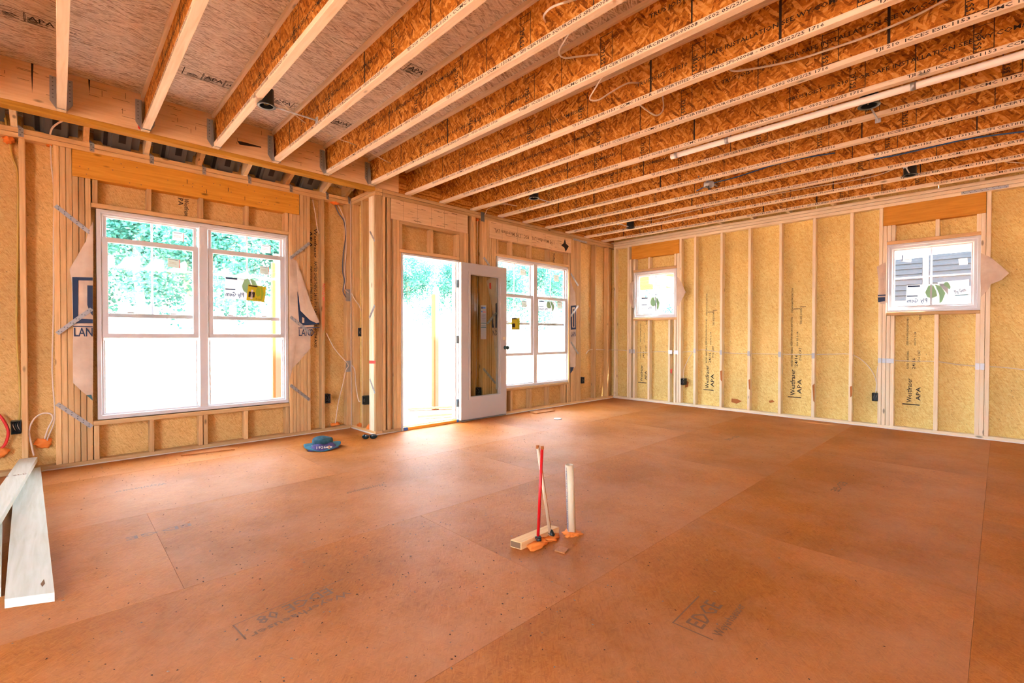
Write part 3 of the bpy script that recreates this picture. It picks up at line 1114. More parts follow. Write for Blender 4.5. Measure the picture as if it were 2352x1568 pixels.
poly_print('arrow_mark', [at('y', -0.0009, *q) for q in ((545, 324), (556, 325), (600, 337), (600, 339), (556, 333), (551, 332))], beam, 'ink')
box('rim_board', (PX + 0.302, 0.055, JZ), (0.09, 0.088, JZ + JH), 'web', ceiling, 0.001)
for k in range(0, 6):
    x = JX(k)
    # joist hanger: two nailed wings, two sides and a seat
    vs, fs = [], []

    def q4(*p):
        i = len(vs)
        vs.extend(p)
        fs.append([i, i + 1, i + 2, i + 3])
    z0, z1, z2 = JZ - 0.003, JZ + 0.25, JZ + 0.07
    xl, xr = x - 0.003, x + 0.055
    vs = [(xl - 0.034, -0.0075, z2), (xl, -0.0075, z0 + 0.02), (xl, -0.0075, z1), (xl - 0.034, -0.0075, z1),
          (xl, -0.085, z0), (xl, -0.055, z1 - 0.02), (xr, -0.085, z0), (xr, -0.055, z1 - 0.02), (xr, -0.0075, z0 + 0.02), (xr, -0.0075, z1),
          (xr + 0.034, -0.0075, z2), (xr + 0.034, -0.0075, z1)]
    fs = [[0, 1, 2, 3], [1, 4, 5, 2], [1, 4, 6, 8], [8, 6, 7, 9], [8, 10, 11, 9]]
    hg = obj('joist_hanger', vs, fs, 'steel', ceiling)
    md = hg.modifiers.new('thickness', 'SOLIDIFY')
    md.thickness = 0.003
    nails = []
    for sx in (xl - 0.017, xr + 0.017):
        for j in range(6):
            nails.append((sx - 0.004, JZ + 0.09 + j * 0.028, sx + 0.004, JZ + 0.098 + j * 0.028))
    quads('nail_head', nails, (0, -0.0112, 0), (1, 0, 0), (0, 0, 1), hg, 'dark_steel')
# short blocks between the last joist and the right wall
for (px_, py_) in ((1390, 548), (1653, 513), (1726, 502), (1809, 488), (1912, 468), (2001, 452), (2256, 411)):
    q = at('x', -0.05, px_, py_)
    box('ladder_block', (JX(14) + 0.054, q.y - 0.019, 2.813), (0.085, q.y + 0.019, 2.90), 'pale_x', ceiling)

# ------------------------------------------------------------------ bay roof: rafters, deck, ties
roof = struct('roof_framing', 'sloping rafters and roof deck above the bay wall')
SL = -0.36
rafx = [-7.90, -7.493, -7.068, -6.655, -6.243, -5.838, -5.425, -5.020, -4.755]
for i, x in enumerate(rafx):
    y0, y1 = 0.092, 1.15
    za = lambda y: 2.777 + SL * (y - 0.62)
    pts = [(x, y0, za(y0)), (x, 0.60, za(0.60) + 0.0), (x, 0.601, 2.777), (x, 0.69, 2.777), (x, 0.691, za(0.69)), (x, y1, za(y1)), (x, y1, za(y1) + 0.15), (x, y0, za(y0) + 0.15)]
    rf = slab('rafter', pts, (0.038, 0, 0), 'pale_y' if i % 2 else 'stud_y', roof)
    if i in (1, 2, 3, 4, 5, 6, 7, 8):
        # twisted strap from the rafter's side down onto the top plate
        xs = x + 0.0385
        vs = [(xs, 0.60, 2.90), (xs, 0.64, 2.90), (xs, 0.60, 2.80), (xs, 0.64, 2.80), (xs + 0.004, BY - 0.002, 2.775), (xs + 0.034, BY - 0.002, 2.775), (xs + 0.004, BY - 0.002, 2.705), (xs + 0.034, BY - 0.002, 2.705)]
        tie = obj('hurricane_tie', vs, [[0, 1, 3, 2], [2, 3, 5, 4], [4, 5, 7, 6]], 'steel', roof)
        md = tie.modifiers.new('thickness', 'SOLIDIFY')
        md.thickness = 0.002
        md.offset = 0
        quads('nail_head', [(0.012, 0.01, 0.020, 0.018), (0.022, 0.032, 0.030, 0.040), (0.010, 0.05, 0.018, 0.058)], (xs, BY - 0.0045, 2.705), (1, 0, 0), (0, 0, 1), tie, 'dark_steel')
deck = [(LX, 0.092, 2.777 + SL * (0.092 - 0.62) + 0.151), (LX, 1.2, 2.777 + SL * (1.2 - 0.62) + 0.151)]
for xa, xb in ((LX, -6.637), (-6.635, -4.6)):
    slab('roof_deck_sheet', [(xa, deck[0][1], deck[0][2]), (xb, deck[0][1], deck[0][2]), (xb, deck[1][1], deck[1][2]), (xa, deck[1][1], deck[1][2])], (0, 0, 0.012), 'ceil_osb', roof)
box('fascia_board', (LX, 1.15, 2.56), (-4.6, 1.17, 2.75), 'pale_x', roof)
slab('gable_board', [(-4.60, 0.10, 2.777), (-4.60, 1.15, 2.58), (-4.60, 1.15, 2.74), (-4.60, 0.10, 3.12)], (0.02, 0, 0), 'web', roof)
# soffit hole filler behind the plate so that the bay reads closed: the deck of the eaves
box('eave_sheet', (LX, 0.70, 2.765), (-4.6, 1.149, 2.772), 'wall_osb_y', roof)
# storey above, as it keeps the sky out
ro = struct('roof', 'upper storey shell above the ceiling')
box('upper_wall', (LX, RY, 3.11), (0.1, 0.09, 5.6), 'wrap', ro)
box('roof_slab', (LX - 0.4, RY - 0.4, 5.6), (0.5, 0.5, 5.75), 'dark_steel', ro)

names = ['first', 'second', 'third', 'fourth', 'fifth', 'sixth', 'seventh', 'eighth', 'ninth', 'tenth', 'eleventh', 'twelfth']
# vent baffles between the rafters
for i, (xa, xb) in enumerate(zip(rafx[0:7], rafx[1:8])):
    a, b = xa + 0.070, xb - 0.03
    t = thing('vent_baffle', 'charcoal foam vent baffle, %s between the bay rafters counting from the left' % names[i], 'baffle', ((a + b) / 2, 0.62, 2.78), 'vent baffles above the bay wall')
    w = b - a

    def Bf(u, s, d):
        return Vector((a + u, 0.665 - 0.42 * s - d * 0.2, 2.80 + 0.30 * s - 0.03 * d * 0 - d))
    prof = [(0, 0), (0.16, 0), (0.21, 0.05), (0.36, 0.05), (0.38, 0.085), (0.80, 0.085), (0.83, 0.02), (1.0, 0.02)]
    vs, fs = [], []
    for s in (0, 0.5, 1.0):
        for (u, d) in prof:
            vs.append(Bf(u * w, s, d * 0.55 - 0.03))
    n = len(prof)
    for r_ in range(2):
        for j in range(n - 1):
            fs.append([r_ * n + j, r_ * n + j + 1, (r_ + 1) * n + j + 1, (r_ + 1) * n + j])
    sh = obj('baffle_shell', vs, fs, 'baffle', t)
    md = sh.modifiers.new('thickness', 'SOLIDIFY')
    md.thickness = 0.006
    obj('baffle_slot_shade', [Bf(u * w, s, 0.0475 * 0.55 + 0.026 - 0.03 + 0.004) for u, s in ((0.52, 0.18), (0.68, 0.18), (0.68, 0.8), (0.52, 0.8))], [[0, 1, 2, 3]], 'baffle_shade', t)  # flat dark patches painted for the shade inside the slots
    obj('baffle_slot_shade', [Bf(u * w, s, d_) for u, s, d_ in ((0.20, 0.02, 0.0), (0.29, 0.02, 0.004), (0.29, 1, 0.004), (0.20, 1, 0.0))], [[0, 1, 2, 3]], 'baffle_shade', t)

# ------------------------------------------------------------------ windows


def ring(name, F, u0, u1, z0, z1, w, d0, d1, mat, parent, wb=None, c=0.004):
    """a mitred frame, one closed mesh"""
    wb = wb or w
    o = [(u0, z0), (u1, z0), (u1, z1), (u0, z1)]
    i_ = [(u0 + w, z0 + wb), (u1 - w, z0 + wb), (u1 - w, z1 - w), (u0 + w, z1 - w)]
    o2 = [(u0 + w - c, z0 + wb - c), (u1 - w + c, z0 + wb - c), (u1 - w + c, z1 - w + c), (u0 + w - c, z1 - w + c)]
    rings = [[F(*p, d1) for p in i_], [F(*p, d0 + c) for p in i_], [F(*p, d0) for p in o2], [F(*p, d0) for p in o], [F(*p, d1) for p in o]]
    vs = [p for r in rings for p in r]
    fs = []
    for k in range(5):
        for j in range(4):
            a, b = k * 4, ((k + 1) % 5) * 4
            fs.append([a + j, a + (j + 1) % 4, b + (j + 1) % 4, b + j])
    return obj(name, vs, fs, mat, parent)


def lock(F, u, z, d, parent):
    a, b = F(u, z, d), F(u + 0.05, z + 0.014, d - 0.02)
    box('sash_lock', a, b, 'white_vinyl', parent, 0.004)


def twin_window(name, label, F, u0, u1, z0, z1, low):
    """two single-hung units in one frame; LOW = height of each raised lower sash's bottom edge"""
    w = struct(name, label)
    D0 = 0.018
    ring('outer_frame', F, u0, u1, z0, z1, 0.030, D0, 0.105, 'white_vinyl', w, 0.034)
    ring('inner_stop', F, u0 + 0.028, u1 - 0.028, z0 + 0.032, z1 - 0.028, 0.018, D0 + 0.018, 0.10, 'white_vinyl', w)
    um = (u0 + u1) / 2
    member('mullion', F, um - 0.037, um + 0.037, z0 + 0.034, z1 - 0.03, w, 'white_vinyl', D0 - 0.002, 0.10, 0.005)
    zm = (z0 + z1) / 2
    panes = []
    for s, (a, b) in enumerate(((u0 + 0.030, um - 0.037), (um + 0.037, u1 - 0.030))):
        up_ = ring('upper_sash', F, a + 0.012, b - 0.012, zm - 0.02, z1 - 0.03, 0.028, 0.066, 0.088, 'white_vinyl', w, 0.036)
        ua, ub, za, zb = a + 0.040, b - 0.040, zm + 0.016, z1 - 0.058
        g = plate_grid('glass_pane', F, [ua, ub], [za, zb], [], 0.0765, 0.0775, 'glass', up_)
        member('muntin', F, (ua + ub) / 2 - 0.009, (ua + ub) / 2 + 0.009, za, zb, up_, 'muntin', 0.071, 0.076, 0.001)
        zh = za + (zb - za) * 0.5
        member('muntin', F, ua, ub, zh - 0.009, zh + 0.009, up_, 'muntin', 0.0712, 0.0758, 0.001)
        for q in (0.28, 0.72):
            lock(F, a + (b - a) * q - 0.025, zm + 0.016, 0.066, up_)
        lz = low[s]
        lo_ = ring('lower_sash', F, a + 0.004, b - 0.004, lz, lz + 0.892, 0.044, 0.034, 0.062, 'white_vinyl', w, 0.040)
        plate_grid('glass_pane', F, [a + 0.048, b - 0.048], [lz + 0.04, lz + 0.848], [], 0.0475, 0.0485, 'glass', lo_)
        for e in (a + 0.012, b - 0.026):
            member('balance_track', F, e, e + 0.014, z0 + 0.05, lz - 0.02, w, 'white_vinyl', 0.05, 0.062, 0.002)
        panes.append((a, b, lz))
    return w, panes


def small_window(name, label, F, u0, u1, z0, z1):
    w = struct(name, label)
    ring('outer_frame', F, u0, u1, z0, z1, 0.026, 0.012, 0.105, 'white_vinyl', w)
    sa = ring('fixed_sash', F, u0 + 0.024, u1 - 0.024, z0 + 0.024, z1 - 0.024, 0.04, 0.034, 0.095, 'white_vinyl', w, None, 0.012)
    ring('glazing_bead', F, u0 + 0.062, u1 - 0.062, z0 + 0.062, z1 - 0.062, 0.014, 0.05, 0.09, 'white_vinyl', w)
    a, b, c, d = u0 + 0.074, u1 - 0.074, z0 + 0.074, z1 - 0.074
    plate_grid('glass_pane', F, [a, b], [c, d], [], 0.069, 0.07, 'glass', sa)
    um, zm = (a + b) / 2, (c + d) / 2
    member('muntin', F, um - 0.009, um + 0.009, c, d, sa, 'muntin', 0.062, 0.068, 0.001)
    member('muntin', F, a, b, zm - 0.008, zm + 0.008, sa, 'muntin', 0.0622, 0.0678, 0.001)
    return w


win1, pn1 = twin_window('window_1', 'large white twin window in the bay with both lower sashes raised', FY, -6.988, -5.398, 0.380, 2.222, (1.095, 1.095))
win2, pn2 = twin_window('window_2', 'white twin window right of the open door, lower sashes partly raised', FB, -2.826, -1.240, 0.374, 2.229, (0.828, 0.828))
win3 = small_window('window_3', 'small square four-pane window near the far corner', FR, -1.201, -0.408, 1.426, 2.222)
win4 = small_window('window_4', 'small square four-pane window nearer the viewer in the right wall', FR, -4.708, -3.893, 1.410, 2.222)


def sticker(win, ax, plane, px4, mat, prints=(), name='sticker'):
    """a flat label stuck on a pane; PX4 = its four corners in the photo, on the pane's plane"""
    c = [at(ax, plane, *q) for q in px4]
    st = poly_print(name, c, win, mat)
    O, X_, Y_ = c[3], c[2] - c[3], c[0] - c[3]
    n = X_.cross(Y_).normalized() * 0.0006
    if n.dot(CAM - O) < 0:
        n = -n
    for (kind, u, v, w, h, s, m) in prints:
        base = O + X_ * u + Y_ * v + n
        if kind == 't':
            text(s, base, X_, Y_, h * Y_.length, st, m, w * X_.length)
        elif kind == 'm':      # lettering seen from its back
            text(s, base + X_ * w, -X_, Y_, h * Y_.length, st, m, w * X_.length)
        elif kind == 'r':
            quads('printed_mark', [(0, 0, w * X_.length, h * Y_.length)], base, X_, Y_, st, m)
        elif kind == 'p':
            poly_print('printed_mark', [O + X_ * a + Y_ * b + n for a, b in s], st, m)
    return st


def rect4(x0, y0, x1, y1, dx=0, dy=0):
    return [(x0, y0), (x1, y0 + dy), (x1 - dx, y1 + dy), (x0 - dx, y1)]


LEAF1 = [(0.45, 0.62), (0.52, 0.95), (0.62, 0.98), (0.70, 0.70), (0.74, 0.42), (0.60, 0.30), (0.50, 0.40)]
LEAF2 = [(0.66, 1.0), (0.80, 0.92), (0.92, 0.55), (0.86, 0.15), (0.80, 0.05), (0.78, 0.5)]
ply = lambda extra=(): [('r', 0.02, 0.90, 0.30, 0.08, '', 'navy'), ('r', 0.02, 0.42, 0.26, 0.05, '', 'navy'), ('p', 0, 0, 0, 0, LEAF1, 'green_print'), ('p', 0, 0, 0, 0, LEAF2, 'green_print'), ('m', 0.04, 0.12, 0.48, 0.20, 'Ply Gem', 'navy')] + list(extra)
zp = BY + 0.046
small = [('r', 0.1, 0.85, 0.7, 0.05, '', 'navy'), ('r', 0.1, 0.55, 0.6, 0.03, '', 'brown_ink'), ('r', 0.1, 0.4, 0.6, 0.03, '', 'brown_ink'), ('r', 0.93, 0, 0.05, 1.0, '', 'red_print')]
sticker(win1, 'y', zp, [(517, 635), (600, 645), (600, 690), (515, 686)], 'paper', ply())
sticker(win1, 'y', zp - 0.002, [(570, 653), (612, 659), (607, 694), (566, 689)], 'yellow_label', [('r', 0.03, 0.90, 0.5, 0.08, '', 'ink'), ('p', 0, 0, 0, 0, LEAF2, 'lime_print'), ('p', 0, 0, 0, 0, LEAF1, 'lime_print'), ('r', 0.08, 0.22, 0.34, 0.34, '', 'ink'), ('r', 0.2, 0.1, 0.12, 0.6, '', 'white_trim'), ('t', 0.5, 0.1, 0.3, 0.1, 'Ply Gem', 'brown_ink')])
sticker(win1, 'y', zp, rect4(385, 592, 414, 612, 0, 4), 'buff_paper', small)
sticker(win1, 'y', BY + 0.075, rect4(396, 531, 423, 551, 0, 4), 'paper', small)
sticker(win1, 'y', zp, rect4(597, 610, 618, 628, 0, 3), 'buff_paper', small)
sticker(win1, 'y', BY + 0.075, rect4(600, 561, 622, 579, 0, 3), 'paper', small)
sticker(win2, 'y', 0.046, rect4(1175, 730, 1194, 757), 'yellow_label', [('r', 0.05, 0.90, 0.6, 0.08, '', 'ink'), ('p', 0, 0, 0, 0, LEAF2, 'lime_print'), ('r', 0.08, 0.2, 0.34, 0.34, '', 'ink'), ('t', 0.1, 0.05, 0.8, 0.1, 'Ply Gem', 'brown_ink')])
sticker(win2, 'y', 0.046, [(1237, 690), (1276, 693), (1276, 716), (1237, 714)], 'paper', ply())
sticker(win2, 'y', 0.075, rect4(1195, 617, 1207, 631, 0, 2), 'buff_paper', small)
sticker(win2, 'y', 0.046, rect4(1198, 690, 1210, 705, 0, 1), 'buff_paper', small)
sticker(win2, 'y', 0.075, rect4(1272, 631, 1283, 646, 0, 1), 'buff_paper', small)
sticker(win2, 'y', 0.046, rect4(1280, 691, 1290, 707, 0, 1), 'buff_paper', small)
sticker(win3, 'x', 0.067, [(1473, 683), (1519, 682), (1519, 713), (1473, 714)], 'paper', ply())
sticker(win4, 'x', 0.067, [(2083, 655), (2178, 650), (2178, 699), (2080, 700)], 'paper', ply())
sticker(win4, 'x', 0.0665, [(2153, 648), (2226, 641), (2226, 677), (2180, 680)], 'paper', [('t', 0.38, 0.12, 0.58, 0.22, 'Ply Gem', 'navy'), ('r', 0.3, 0.0, 0.66, 0.05, '', 'teal'), ('p', 0, 0, 0, 0, [(0.3, 0.45), (0.45, 0.6), (0.52, 0.95), (0.38, 0.98), (0.2, 0.8)], 'green_print')])
sticker(win4, 'x', 0.067, [(2072, 584), (2095, 583), (2093, 602), (2070, 601)], 'paper', [('r', 0.02, 0.1, 0.08, 0.8, '', 'navy'), ('r', 0.3, 0.3, 0.5, 0.04, '', 'brown_ink')])
sticker(win4, 'x', 0.067, [(2201, 594), (2222, 592), (2223, 607), (2203, 609)], 'paper')

# ------------------------------------------------------------------ door, swung open flat against the wall
door = struct('door_1', 'open white glazed door swung back beside its bare white frame')
member('door_jamb', FB, -4.340, -4.318, 0.0, 2.088, door, 'white_vinyl', -0.004, 0.115, 0.003)
member('door_jamb', FB, -3.512, -3.490, 0.0, 2.088, door, 'white_vinyl', -0.004, 0.115, 0.003)
member('door_head', FB, -4.318, -3.512, 2.066, 2.088, door, 'white_vinyl', -0.004, 0.115, 0.003)
for a, b in ((-4.318, -4.306), (-3.524, -3.512)):
    member('door_stop', FB, a, b, 0.034, 2.066, door, 'white_vinyl', 0.045, 0.115, 0.002)
member('threshold', FB, -4.318, -3.512, 0.0, 0.034, door, 'header_x', -0.012, 0.06, 0.003)
member('sill_nosing', FB, -4.318, -3.512, 0.010, 0.042, door, 'white_vinyl', 0.061, 0.13, 0.003)
DY0, DY1 = -0.066, -0.022          # faces of the leaf
FD = lambda u, z, d: Vector((u, DY0 + d, z))
UA, UB, ZA, ZB = -3.508, -2.716, 0.030, 2.064
leaf = plate_grid('door_leaf', FD, [UA, -3.365, -2.858, UB], [ZA, 0.322, 1.915, ZB], [(-3.365, -2.858, 0.322, 1.915)], 0, 0.044, 'door_paint', door)
ring('lite_moulding', FD, -3.396, -2.801, 0.284, 1.955, 0.034, -0.010, 0.001, 'door_paint', leaf)
plate_grid('glass_pane', FD, [-3.366, -2.857], [0.321, 1.916], [], 0.020, 0.024, 'door_glass', leaf)
member('edge_strip', FD, UA - 0.006, UA, ZA, ZB, leaf, 'white_vinyl', 0.0, 0.044, 0.001)
member('door_sweep', FD, UA, UB, 0.016, 0.030, leaf, 'dark_steel', 0.008, 0.036, 0.001)
st = sticker(leaf, 'y', DY0 + 0.0195, [(1104, 701), (1117, 701), (1117, 779), (1104, 779)], 'paper',
             [('r', 0.1, 0.9, 0.25, 0.06, '', 'navy'), ('r', 0.4, 0.91, 0.45, 0.05, '', 'blue_cable'), ('r', 0.1, 0.80, 0.2, 0.04, '', 'blue_cable'), ('r', 0.4, 0.80, 0.5, 0.02, '', 'red_print'), ('r', 0.05, 0.47, 0.9, 0.02, '', 'teal'), ('r', 0.05, 0.39, 0.9, 0.012, '', 'teal'), ('r', 0.05, 0.34, 0.9, 0.025, '', 'teal')]
             + [('r', 0.08, 0.52 + 0.03 * k, 0.8, 0.008, '', 'gray_cable') for k in range(8)])
lathe('door_knob', [(0.001, 0), (0.026, 0), (0.028, -0.006), (0.011, -0.010), (0.011, -0.03), (0.022, -0.036), (0.028, -0.05), (0.024, -0.064), (0.001, -0.068)], (-2.744, DY0, 0.955), 'knob', leaf, 20, 'y')
lathe('lock_bore', [(0.001, -0.004), (0.020, -0.004), (0.024, -0.001), (0.024, 0.0)], (-2.766, DY0, 1.083), 'hole', leaf, 20, 'y')
for z in (1.79, 1.07, 0.25):
    hz = member('hinge', FB, -3.545, -3.4885, z - 0.05, z + 0.05, door, 'hinge', -0.0065, -0.0042, 0.0005)
    member('hinge_knuckle', FB, -3.514, -3.502, z - 0.05, z + 0.05, hz, 'dark_steel', -0.019, -0.0066, 0.004)
for a, b in ((-4.318, -4.262), (-3.545, -3.512)):
    slab('masking_tape', [(a, -0.0135, 0.004), (b, -0.0135, 0.002), (b - 0.004, -0.0135, 0.038), (a, -0.0135, 0.040)], (0, 0.001, 0), 'tape', door)

# ------------------------------------------------------------------ house-wrap flaps folded in around the windows


def flap(label, outline, ax, plane, toward, prints=()):
    t = thing('house_wrap_flap', label, 'house wrap', at(ax, plane, *outline[0]), 'house wrap folded in at the windows')
    pts = [at(ax, plane, *q) for q in outline]
    c = sum(pts, Vector()) / len(pts)
    n = len(pts)
    # a sheet with a slight bulge: rim against the studs, middle lifted
    th = Vector(toward)
    vs = pts + [p * 0.45 + c * 0.55 + th * 0.012 for p in pts] + [c + th * 0.014]
    fs = []
    for i in range(n):
        j = (i + 1) % n
        fs.append([i, j, n + j, n + i])
        fs.append([n + i, n + j, 2 * n])
    o = obj('wrap_sheet', vs, fs, 'wrap', t, True)
    return t, o


FLP = {}
t, o = flap('white house wrap folded in left of the big bay window, navy square and LAN print', [(214, 508), (204, 527), (198, 552), (176, 590), (159.5, 618), (164.8, 648), (164.8, 683), (168.7, 750), (167, 800), (167.6, 879), (184, 895), (198.6, 907), (213.5, 920), (214, 780), (214, 640)], 'y', BY - 0.003, (0, -1, 0))


def on_plane_poly(pts, ax, plane, parent, mat):
    poly_print('printed_mark', [at(ax, plane, *q) for q in pts], parent, mat)


P1 = BY - 0.019
on_plane_poly([(166, 636), (213, 637), (213, 644), (179.5, 643.5), (179.5, 731), (213, 733), (213, 742), (168, 742)], 'y', P1, o, 'navy')
on_plane_poly([(200.5, 655), (213, 655.5), (213, 725), (206, 716), (200.5, 700)], 'y', P1, o, 'navy')
on_plane_poly([(168, 748), (213, 749), (213, 751), (168, 750)], 'y', P1, o, 'navy')
q = at('y', P1, 168.5, 772)
text('LAN', q, (1, 0, 0), (0, 0, 1), 0.072, o, 'navy', 0.118)
on_plane_poly([(198, 907), (210, 906), (213.5, 920)], 'y', P1 + 0.01, o, 'teal')
t, o = flap('white house wrap hanging loose right of the big bay window, folded corner over navy print', [(665, 575), (668, 590), (682, 600), (700, 650), (713, 690), (722, 745), (713, 770), (713, 800), (700, 815), (687, 830), (672, 845), (668, 862), (664.5, 880), (664.5, 700)], 'y', BY - 0.003, (0, -1, 0))
on_plane_poly([(683, 668), (688, 700), (690, 742), (733, 745), (733, 738), (700, 737), (700, 730), (692, 712), (688, 690)], 'y', P1, o, 'navy')
on_plane_poly([(683, 668), (688, 690), (694, 712), (702, 726), (731, 744), (688, 748), (684, 700)], 'y', P1 + 0.001, o, 'navy')
on_plane_poly([(694, 728), (699, 730), (699, 741), (694, 741)], 'y', P1 - 0.001, o, 'wrap')
slab('folded_corner', [at('y', BY - 0.035, *q) for q in ((681, 603), (690, 625), (703, 665), (716, 700), (734, 740), (727, 742), (712, 735), (690, 713), (687, 690), (684, 650))], (0, 0.002, 0), 'wrap', o)
on_plane_poly([(685, 752), (734, 751), (734, 753), (685, 754)], 'y', P1, o, 'navy')
q = at('y', P1, 685.5, 771)
text('LAND', q, (1, 0, 0), (0, 0, 1), 0.075, o, 'navy', 0.17)
t, o = flap('white house wrap strip right of the middle window with navy LAN print', [(1310, 635), (1314, 655), (1321, 672), (1322, 690), (1324, 715), (1323, 760), (1322, 840), (1316, 850), (1310, 858), (1308.5, 750)], 'y', -0.003, (0, -1, 0))
on_plane_poly([(1311, 702), (1323, 701), (1323, 756), (1311, 757)], 'y', -0.019, o, 'navy')
on_plane_poly([(1314, 706), (1321, 705), (1321, 752), (1314, 752)], 'y', -0.0195, o, 'wrap')
on_plane_poly([(1316, 710), (1319, 710), (1319, 750), (1316, 750)], 'y', -0.02, o, 'navy')
text('LAN', at('y', -0.019, 1311.3, 772), (1, 0, 0), (0, 0, 1), 0.075, o, 'navy', 0.12)
on_plane_poly([(1310, 843), (1318, 843), (1316, 850), (1310, 858)], 'y', -0.018, o, 'navy')
t, o = flap('white house wrap behind the open door glass with navy print', [(1140, 640), (1128, 637), (1117, 645), (1122, 668), (1128, 690), (1131, 710), (1131, 760), (1136, 800), (1139, 835), (1141, 860), (1142, 700)], 'y', -0.003, (0, -1, 0))
on_plane_poly([(1132, 700), (1142, 695), (1142, 753), (1130, 752)], 'y', -0.014, o, 'navy')
text('ND', at('y', -0.014, 1131, 770), (1, 0, 0), (0, 0, 1), 0.07, o, 'navy', 0.09)
on_plane_poly([(1124, 650), (1128, 649), (1128, 664), (1124, 662)], 'y', -0.016, o, 'red_print')
t, o = flap('pale house wrap flap left of the far small window', [(1455, 644), (1447, 650), (1446, 690), (1451, 706), (1455, 708), (1455, 675)], 'x', -0.003, (-1, 0, 0))
t, o = flap('pointed house wrap flap right of the far small window', [(1555, 635), (1560, 640), (1567, 652), (1575, 671), (1566, 688), (1559, 701), (1554, 704), (1554, 670)], 'x', -0.003, (-1, 0, 0))
t, o = flap('pale house wrap flap with navy bars left of the near small window', [(2034, 602), (2020, 609), (2014, 612), (2018, 650), (2016, 690), (2022, 697), (2034, 699), (2035, 650)], 'x', -0.003, (-1, 0, 0))
on_plane_poly([(2016, 677), (2034, 676), (2034, 679), (2016, 680)], 'x', -0.015, o, 'navy')
on_plane_poly([(2016, 683), (2033, 682), (2033, 691), (2017, 694)], 'x', -0.015, o, 'navy')
t, o = flap('large pointed house wrap flap right of the near small window', [(2253, 581), (2262, 585), (2276, 591), (2298, 609), (2318, 627), (2300, 643), (2277, 652), (2270, 664), (2253, 682), (2252, 630)], 'x', -0.004, (-1, 0, 0))

# ------------------------------------------------------------------ metal straps over the studs beside the windows


def strap(label, a, b, ax, plane, toward, width=0.032):
    A, B = at(ax, plane, *a), at(ax, plane, *b)
    t = thing('metal_strap', label, 'strap', (A + B) / 2, 'punched steel straps')
    d = (B - A).normalized()
    n = Vector(toward)
    s = d.cross(n).normalized() * (width / 2)
    o = slab('strap_plate', [A - s, B - s, B + s, A + s], n * 0.003, 'steel', t)
    L = (B - A).length
    m = max(2, int(L / 0.045))
    dots = []
    for i in range(m):
        for e in (-1, 1):
            x = L * (i + 0.5 + 0.12 * e) / m
            dots.append((x - 0.004, e * 0.007 - 0.004, x + 0.004, e * 0.007 + 0.004))
    quads('nail_hole', dots, A + n * 0.0038, d, s, t, 'dark_steel')
    return t


n_ = (0, -1, 0)
strap('upper punched steel strap slanting down to the bay window from its left', (127, 472), (211, 538), 'y', BY - 0.001, n_)
strap('middle punched steel strap rising to the bay window from its left', (131, 766), (211, 709), 'y', BY - 0.022, n_)
strap('lower punched steel strap slanting under the left side of the bay window', (131, 927), (211, 980), 'y', BY - 0.001, n_)
strap('upper punched steel strap rising away to the right of the bay window', (667, 593), (711, 558), 'y', BY - 0.020, n_)
strap('middle punched steel strap crossing the LAND print right of the bay window', (667, 727), (712, 764), 'y', BY - 0.024, n_)
strap('lower punched steel strap right of the bay window near the floor', (667, 884), (711, 918), 'y', BY - 0.001, n_)
n_ = (-1, 0, 0)
strap('upper short steel strap on the edge of the corner post', (849.5, 531), (861, 554), 'x', PX - 0.001, n_, 0.02)
strap('middle short steel strap with pink paint on the edge of the corner post', (848.5, 730), (861, 701), 'x', PX - 0.001, n_, 0.03)
strap('lower short steel strap on the edge of the corner post', (849.5, 870), (861.5, 903), 'x', PX - 0.001, n_, 0.024)
n_ = (0, -1, 0)
strap('upper steel strap on the studs right of the middle window', (1311, 628), (1328, 656), 'y', -0.002, n_)
strap('middle steel strap over the navy print right of the middle window', (1311, 726), (1328, 702), 'y', -0.021, n_)
strap('lower steel strap over the wrap right of the middle window', (1311, 785), (1328, 812), 'y', -0.018, n_)
strap('steel strap above the top edge of the open door', (1111, 591), (1124, 609), 'y', -0.001, n_)
strap('steel strap rising behind the door glass', (1119, 743), (1140, 718), 'y', -0.017, n_)
strap('steel strap slanting down behind the door glass near its foot', (1110, 846), (1138, 880), 'y', -0.002, n_)
strap('flat steel tie along the top plate over the near small window', (2208, 444), (2317, 427), 'x', -0.001, (-1, 0, 0), 0.028)
strap('dark steel tie along the top plate of the back wall near the far corner', (1317, 549), (1348, 557), 'y', -0.001, n_, 0.03)

# steel plates guarding the cable on the right wall's studs: parts of that wall
for (a, b, z0, z1) in ((-0.362, -0.328, 0.815, 0.885), (-0.403, -0.369, 0.815, 0.885), (-0.443, -0.412, 0.815, 0.885), (-1.138, -1.07, 0.822, 0.886), (-1.244, -1.166, 0.822, 0.886), (-1.53, -1.495, 0.852, 0.922), (-1.941, -1.905, 0.836, 0.906), (-2.342, -2.307, 0.83, 0.90), (-2.749, -2.714, 0.828, 0.90), (-3.154, -3.119, 0.822, 0.895), (-3.858, -3.824, 0.795, 0.85), (-3.90, -3.864, 0.795, 0.85), (-3.977, -3.904, 0.795, 0.85), (-4.709, -4.675, 0.755, 0.825), (-4.747, -4.713, 0.755, 0.825)):
    box('nail_plate', (-0.0025, a, z0), (-0.0002, b, z1), 'steel_light', wall_right, 0.0006)

# ------------------------------------------------------------------ electrical boxes


